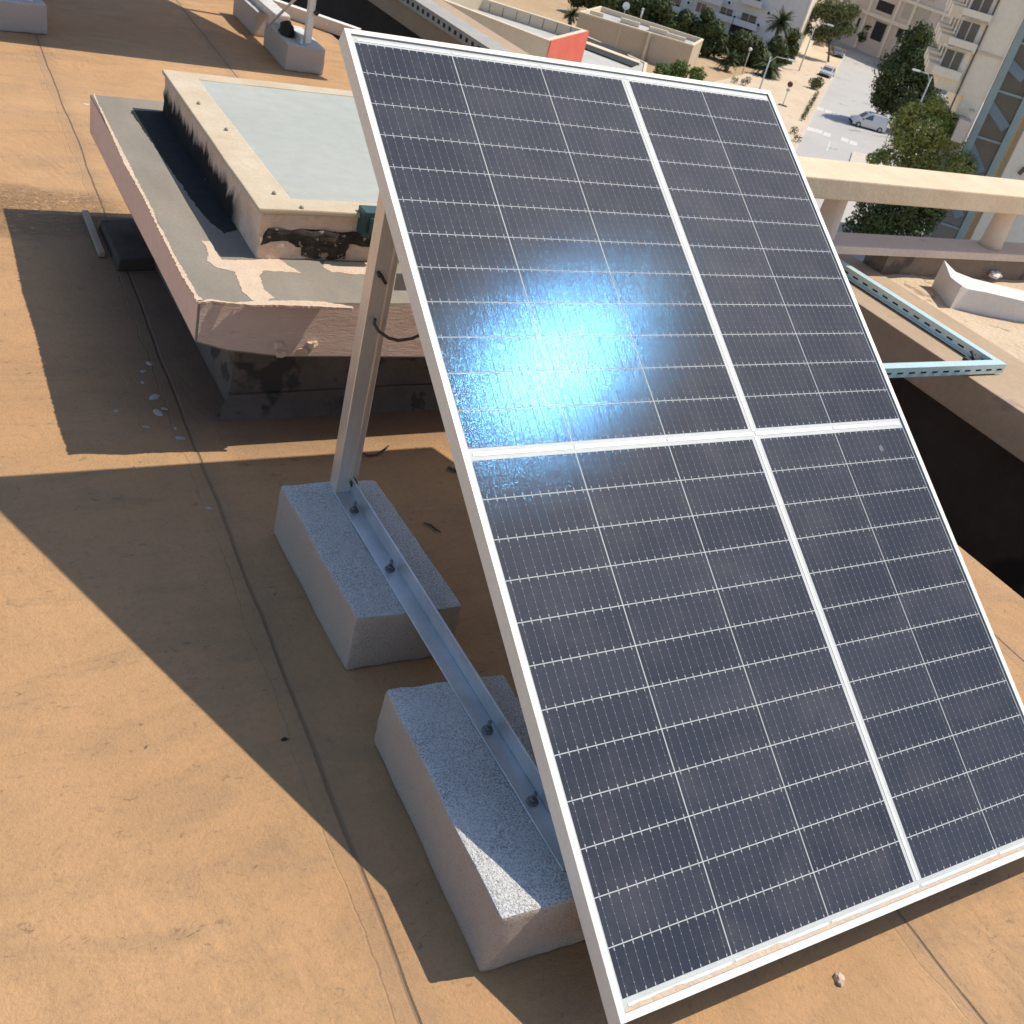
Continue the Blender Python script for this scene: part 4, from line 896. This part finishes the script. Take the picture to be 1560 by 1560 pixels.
# cream wall beyond the stair
cw = facade_box('end_building', PR, ug2, ug2 + 14, 24, 10, MT['w_pale'], 'plain cream wall right of the glazed staircase, crossed by a dark strut', 'building')
for (p0, p1) in [((1512, 366), (1543, 318)), ((1552, 265), (1562, 255))]:
    (ua, za_), (ub, zb_) = PR.uz(*p0), PR.uz(*p1); a, b_ = PR.P(ua, za_, .1), PR.P(ub, zb_, .1); dd_ = (b_ - a).normalized(); mb = MB(); mb.obox((a + b_) / 2, dd_, dd_.cross(PR.n).normalized(), PR.n, ((b_ - a).length / 2, .12, .08)); mb.build('strut', MT['bark'], cw)

# ------------------------------------------------------------------ trees
tree('broadleaf_tree', (1384, 205), [(1402, 52, 22), (1394, 84, 34), (1366, 106, 34), (1408, 116, 34), (1350, 134, 24), (1376, 148, 30), (1338, 150, 15), (1424, 92, 22), (1412, 150, 24), (1385, 60, 18), (1350, 162, 18), (1372, 172, 20)], MT['lf_dark'], 'tall dark broadleaf tree beside the white van, in front of the cream building', n=15000, size=.20, seed=3, shell=.5)
tree('broadleaf_tree', (1372, 425), [(1392, 172, 22), (1424, 162, 20), (1372, 188, 20), (1376, 212, 26), (1410, 196, 34), (1438, 180, 18), (1350, 240, 18), (1400, 240, 34), (1446, 218, 28), (1330, 242, 12), (1425, 255, 26), (1380, 262, 28), (1455, 190, 18), (1462, 250, 26)], MT['lf_lit'], 'sunlit yellow-green tree just above the balustrade rail', n=13000, size=.115, seed=4, shell=.6)
tree('broadleaf_tree', (1362, 470), [(1335, 325, 34), (1374, 322, 34), (1312, 350, 26), (1400, 342, 30), (1350, 360, 34), (1352, 290, 28), (1386, 290, 28), (1420, 320, 24)], MT['lf_dark'], 'dark tree seen through the gap of the balustrade', n=10000, size=.12, seed=5)
tree('olive_tree', (1262, 96), [(1236, 18, 18), (1260, 16, 22), (1286, 18, 20), (1270, 44, 20), (1300, 16, 13), (1226, 44, 12), (1248, 52, 16), (1292, 44, 14)], MT['lf_olive'], 'loose olive-green street tree above the two parked cars', n=6500, size=.22, seed=6, shell=.4)
tree('small_tree', (1316, 78), [(1325, 42, 9), (1315, 56, 9), (1329, 30, 6), (1322, 64, 8)], MT['lf_dark'], 'small dark tree before the ground floor openings of the far building', n=900, size=.24, seed=7)
tree('shrub_tree', (1222, 70), [(1215, 34, 12), (1222, 12, 12), (1207, 50, 10)], MT['lf_green'], 'green tree against the bright corner of the white apartment block', n=1300, size=.26, seed=17)
for k, (bx_, by_, bl_, lab) in enumerate([(905, 30, [(900, -6, 22), (880, -2, 14)], 'dark tree at the top edge left of the satellite dish'), (945, 46, [(930, 2, 22), (955, 4, 24)], 'dark tree behind the satellite dish of the beige building'),
        (990, 60, [(985, 20, 26), (1008, 10, 20), (995, 42, 18)], 'dark tree behind the right half of the beige building roof'), (1028, 74, [(1025, 42, 24), (1045, 30, 16), (1040, 58, 18)], 'dark tree just right of the vent pipe, below the first shaded balcony'),
        (1062, 82, [(1064, 48, 20), (1058, 66, 18), (1078, 70, 16)], 'dark tree in the shrub belt above the corner of the beige building'), (1088, 90, [(1086, 44, 18), (1078, 24, 12), (1096, 70, 18)], 'taller dark tree in the middle of the shaded shrub belt'),
        (1120, 98, [(1112, 68, 18), (1130, 62, 18), (1122, 84, 16)], 'dark shrub above the small park lamp'), (1146, 102, [(1146, 70, 18), (1152, 88, 18), (1140, 90, 14)], 'dark shrub right of the small park lamp'),
        (1180, 106, [(1184, 70, 16), (1176, 86, 16), (1190, 88, 14)], 'dark shrub at the foot of the tall palm'), (1206, 100, [(1204, 74, 14), (1208, 54, 12), (1198, 90, 12)], 'leafy dark shrub at the bright corner of the white block')]):
    tree('shrub_tree', (bx_, by_), bl_, MT['lf_dark'], lab, 'tree', 'dark trees in the shade of the white block', n=3600, size=.24, seed=20 + k, shell=.55, trunk=True)
palm((1168, 96), (1170, 30), 24, 'tall dark palm in front of the white apartment block', 31); palm((1106, 108), (1108, 92), 19, 'low palm on the dry soil left of the small park lamp', 32)
palm((1166, 118), (1168, 102), 26, 'low bushy palm between the park lamp and the street lamp', 33); palm((866, 44), (862, 20), 16, 'palm between the white parapet and the beige building', 34); palm((700, 8), (696, 2), 14, 'palm at the top edge beyond the white parapet', 35)
tree('bush', (1037, 130), [(1008, 116, 15), (1036, 108, 17), (1062, 114, 14), (1022, 120, 14)], MT['lf_green'], 'bright green bush at the foot of the beige building', 'bush', n=2600, size=.16, trunk=False, seed=8)
tree('round_hedge', (1243, 138), [(1240, 126, 8), (1248, 125, 8), (1244, 128, 8)], MT['lf_olive'], 'clipped round hedge beside the parked silver car', 'hedge', n=1600, size=.10, trunk=False, seed=9, shell=.9)
rnd = random.Random(5)
for k in range(15):
    f_ = k / 14; px, py = 1243 - 22 * f_ + rnd.uniform(-1.5, 1.5), 146 + 38 * f_; b = gp(px, py); mb = MB(); var = []
    leaves(mb, [(b + Vector((0, 0, .3)), .32, 1.1)], 46, .09, rnd, var); o = mb.build('seedling', MT['lf_palm'], tags=('tiny dry seedling in the row planted along the kerb', 'seedling', 'seedlings along the kerb'), origin=b)
    a = o.data.attributes.new('var', 'FLOAT', 'FACE'); a.data.foreach_set('value', var)
for k, (px, py) in enumerate([(1118, 126), (1132, 130), (1138, 126), (1208, 204), (1213, 216)]):
    b = gp(px, py); mb = MB(); var = []; leaves(mb, [(b + Vector((0, 0, .35)), .5, .9)], 90, .10, rnd, var)
    o = mb.build('dry_shrub', MT['lf_palm'], tags=(['dry shrub on the sand, leftmost just above the panel edge', 'dry shrub on the sand, middle one just above the panel edge', 'dry shrub on the sand, right one just above the panel edge', 'dry shrub on the pavement beside the panel edge', 'lower dry shrub on the pavement beside the panel edge'][k], 'shrub', 'dry shrubs beside the path'), origin=b)
    a = o.data.attributes.new('var', 'FLOAT', 'FACE'); a.data.foreach_set('value', var)

# ------------------------------------------------------------------ street furniture
def lamp(base, h, arm, label, two=False):
    b = gp(*base); root = thing('street_lamp', b, label, 'street lamp', 'tall street lamps'); t_ = b + Vector((0, 0, h)); arm = Vector(arm)
    mb = MB(); mb.tube([b - Vector((0, 0, .2)), t_], [.11, .065], 8); mb.build('pole', MT['lampm'], root)
    for k, s_ in enumerate((1, -1) if two else (1,)):
        a = arm * s_; mb = MB(); mb.tube([t_ - Vector((0, 0, .6)), t_ + a * .3 + Vector((0, 0, .15)), t_ + a + Vector((0, 0, .2))], [.05, .045, .04], 6); mb.build('arm', MT['lampm'], root)
        c = t_ + a * 1.18 + Vector((0, 0, .2)); d_ = a.normalized(); mb = MB(); mb.obox(c, d_, d_.cross(Vector((0, 0, 1))), (0, 0, 1), (.48, .17, .09)); mb.build('lamp_head', MT['lamphead'], root, bevel=.06)
    return root
def hgt(base, top): b = gp(*base); return on_card(top[0], top[1], b)[0].z - ZG
lamp((1150, 156), hgt((1150, 156), (1176, 87)), VR * 2.1, 'street lamp with one arm, just above the top right corner of the panel')
lamp((1217, 108), hgt((1217, 108), (1243, 35)), VR * 1.7, 'street lamp in front of the olive-green tree left of the parked cars')
lamp((1378, 212), hgt((1378, 212), (1418, 116)), -VR * 1.7, 'street lamp rising between the dark tree and the sunlit tree', False)
lamp((1376, 92), hgt((1376, 92), (1404, 33)), -VR * 1.2, 'far street lamp whose head stands above the dark tree top')
b = gp(1372, 376); mb = MB(); mb.tube([b - Vector((0, 0, .2)), b + Vector((0, 0, hgt((1372, 376), (1400, 300))))], [.09, .07], 8); mb.build('post', MT['lampm'], tags=('pale thin post seen through the balustrade gap before the dark tree', 'post'), origin=b)
b = gp(1131, 111); pkl = thing('park_lamp', b, 'small park lamp with a round white head between the two low palms', 'park lamp'); h_ = hgt((1131, 111), (1140, 77))
mb = MB(); mb.tube([b - Vector((0, 0, .1)), b + Vector((0, 0, h_))], .06, 8); mb.build('pole', MT['lampm'], pkl)
mb = MB(); mb.tube([b + Vector((0, 0, h_ + z_)) for z_ in (0, .08, .22, .36, .42)], [.1, .2, .26, .18, .05], 10); mb.build('globe', MT['lamphead'], pkl)
b = gp(1192, 161); sg = thing('traffic_sign', b, 'round dark red traffic sign on a pale pole on the pavement', 'traffic sign'); h_ = hgt((1192, 161), (1206, 126))
mb = MB(); mb.tube([b - Vector((0, 0, .1)), b + Vector((0, 0, h_))], .05, 8); mb.build('pole', MT['lampm'], sg)
mb = MB(); c = b + Vector((0, 0, h_ - .2)); mb.tube([c - e1 * .09, c - e1 * .06], .32, 20); mb.build('sign_disc', MT['signred'], sg)
mb = MB(); mb.obox(b + Vector((0, 0, h_ - .85)) - e1 * .07, e2, (0, 0, 1), e1, (.2, .16, .01)); mb.build('sign_plate', MT['lampm'], sg)
mb = MB(); mb.obox(b + Vector((0, 0, .05)), e2, e1, (0, 0, 1), (.5, .25, .05)); mb.build('base', MT['dark'], sg)

# ------------------------------------------------------------------ vehicles
def vehicle(name, c, d, stations, W_, mat, label, cat, wheels, glassz, group=None, low=.18):
    root = thing(name, c, label, cat, group); d = d.normalized(); s_ = Vector((-d.y, d.x, 0))
    def pt(x, y, z): return c + d * x + s_ * y + Vector((0, 0, z))
    hw = W_ / 2; vs = []; 
    for (x, zb, zl, zr, wf) in stations:
        w = hw * wf; wr = w * (.80 if zr - zl > .3 else .93); vs += [pt(x, -w * .96, zb), pt(x, -w, (zb + zl) / 2), pt(x, -w * .97, zl), pt(x, -wr, zr - .03), pt(x, -wr * .7, zr), pt(x, wr * .7, zr), pt(x, wr, zr - .03), pt(x, w * .97, zl), pt(x, w, (zb + zl) / 2), pt(x, w * .96, zb)]
    n = 10; fs = []
    for i in range(len(stations) - 1):
        for k in range(n): fs.append((i * n + k, i * n + (k + 1) % n, (i + 1) * n + (k + 1) % n, (i + 1) * n + k))
    fs += [tuple(range(n))[::-1], tuple(range((len(stations) - 1) * n, len(stations) * n))]
    mb = MB(); mb.smooth = True; mb.add(vs, fs); o = mb.build('body', mat, root)
    md = o.modifiers.new('edge', 'EDGE_SPLIT'); md.split_angle = radians(38)
    def at_(x):
        for a, b_ in zip(stations, stations[1:]):
            if b_[0] <= x <= a[0]:
                f_ = (x - a[0]) / (b_[0] - a[0]); return [a[i] + (b_[i] - a[i]) * f_ for i in range(5)]
    def side(x0, x1, name_='side_window'):
        for sg_ in (-1, 1):
            q = []
            for x in (x0, x1):
                _, zb, zl, zr, wf = at_(x); w = hw * wf
                for z in ((zl + .04), (zr - .13)):
                    f_ = (z - zl) / (zr - .03 - zl); yy = (w * .97 + (w * .80 - w * .97) * f_) + .008; q.append(pt(x, sg_ * yy, z))
            mb = MB(); mb.quad(q[0], q[2], q[3], q[1]); mb.build(name_, MT['winglass'], root)
    for (x0, x1) in glassz['side']: side(x0, x1)
    for nm, (xa, xb) in glassz['end'].items():
        A1, B1 = at_(xa), at_(xb); q = []
        for (x, st_, dz) in ((xa, A1, .02), (xb, B1, -.02)):
            w = hw * st_[4] * .80 * .92; q += [pt(x + .015 * (1 if xa > xb else -1), -w, st_[3] + dz + .015), pt(x + .015 * (1 if xa > xb else -1), w, st_[3] + dz + .015)]
        mb = MB(); mb.quad(q[0], q[1], q[3], q[2]); mb.build(nm, MT['winglass'], root)
    for x in wheels:
        for sg_ in (-1, 1):
            cc = pt(x, sg_ * (hw - .10), .31); mb = MB(); mb.tube([cc - s_ * .11, cc + s_ * .11], .31, 18); w_ = mb.build('wheel', MT['rubber'], root)
            mb = MB(); mb.tube([cc + s_ * sg_ * .105, cc + s_ * sg_ * .125], .19, 14); mb.build('rim', MT['lampm'], w_)
    xf = stations[0][0]
    for sg_ in (-1, 1):
        mb = MB(); mb.obox(pt(xf - .05, sg_ * hw * .68, stations[0][2] - .08), d, s_, (0, 0, 1), (.08, .15, .09)); mb.build('headlight', MT['lamphead'], root, bevel=.02)
        mb = MB(); mb.obox(pt(glassz['mirror'], sg_ * (hw + .08), 1.02), d, s_, (0, 0, 1), (.06, .09, .07)); mb.build('mirror', MT['rubber'], root, bevel=.02)
    mb = MB(); mb.obox(pt(xf - .02, 0, .38), d, s_, (0, 0, 1), (.08, hw * .9, .13)); mb.build('bumper', MT['rubber'], root, bevel=.03)
    return root
vf, vr = gp(1297, 193, -.13), gp(1341, 205, -.13)
vehicle('parked_van', (gp(1301, 190, -.13) + gp(1338, 200, -.13)) / 2, vf - vr, [(2.1, .35, .68, .74, .86), (2.0, .22, .80, .86, .94), (1.25, .2, .98, 1.06, 1.0), (.55, .2, 1.02, 1.70, 1.0), (.0, .2, 1.02, 1.82, 1.0), (-1.8, .2, 1.02, 1.80, 1.0), (-2.05, .22, 1.0, 1.68, .96)], 1.80, MT['vanwhite'],
        'white panel van with a dark front side window, crossing the street under the trees', 'van', (1.3, -1.35), {'side': [(.75, -.15)], 'end': {'windscreen': (1.18, .60)}, 'mirror': .95})
def hatch(c, d, mat, label):
    return vehicle('parked_car', c, d, [(2.0, .35, .60, .66, .86), (1.9, .22, .72, .78, .95), (1.1, .2, .88, .95, 1.0), (.35, .2, .92, 1.38, 1.0), (-.3, .2, .92, 1.45, 1.0), (-1.3, .2, .92, 1.38, 1.0), (-1.85, .2, .90, 1.0, .97), (-2.0, .3, .80, .86, .92)], 1.72, mat, label, 'car', (1.25, -1.25), {'side': [(.45, -.4), (-.5, -1.25)], 'end': {'windscreen': (1.02, .40), 'rear_window': (-1.80, -1.36)}, 'mirror': .75}, 'cars parked at the far kerb')
hatch(gp(1258, 117, -.13), -e1 - e2 * .12, MT['carsilver'], 'silver hatchback parked nose towards us behind the round hedge')
hatch(gp(1272, 86, -.13), -e1 + e2 * .3, MT['cardark'], 'dark car parked farther up the street behind the silver one')
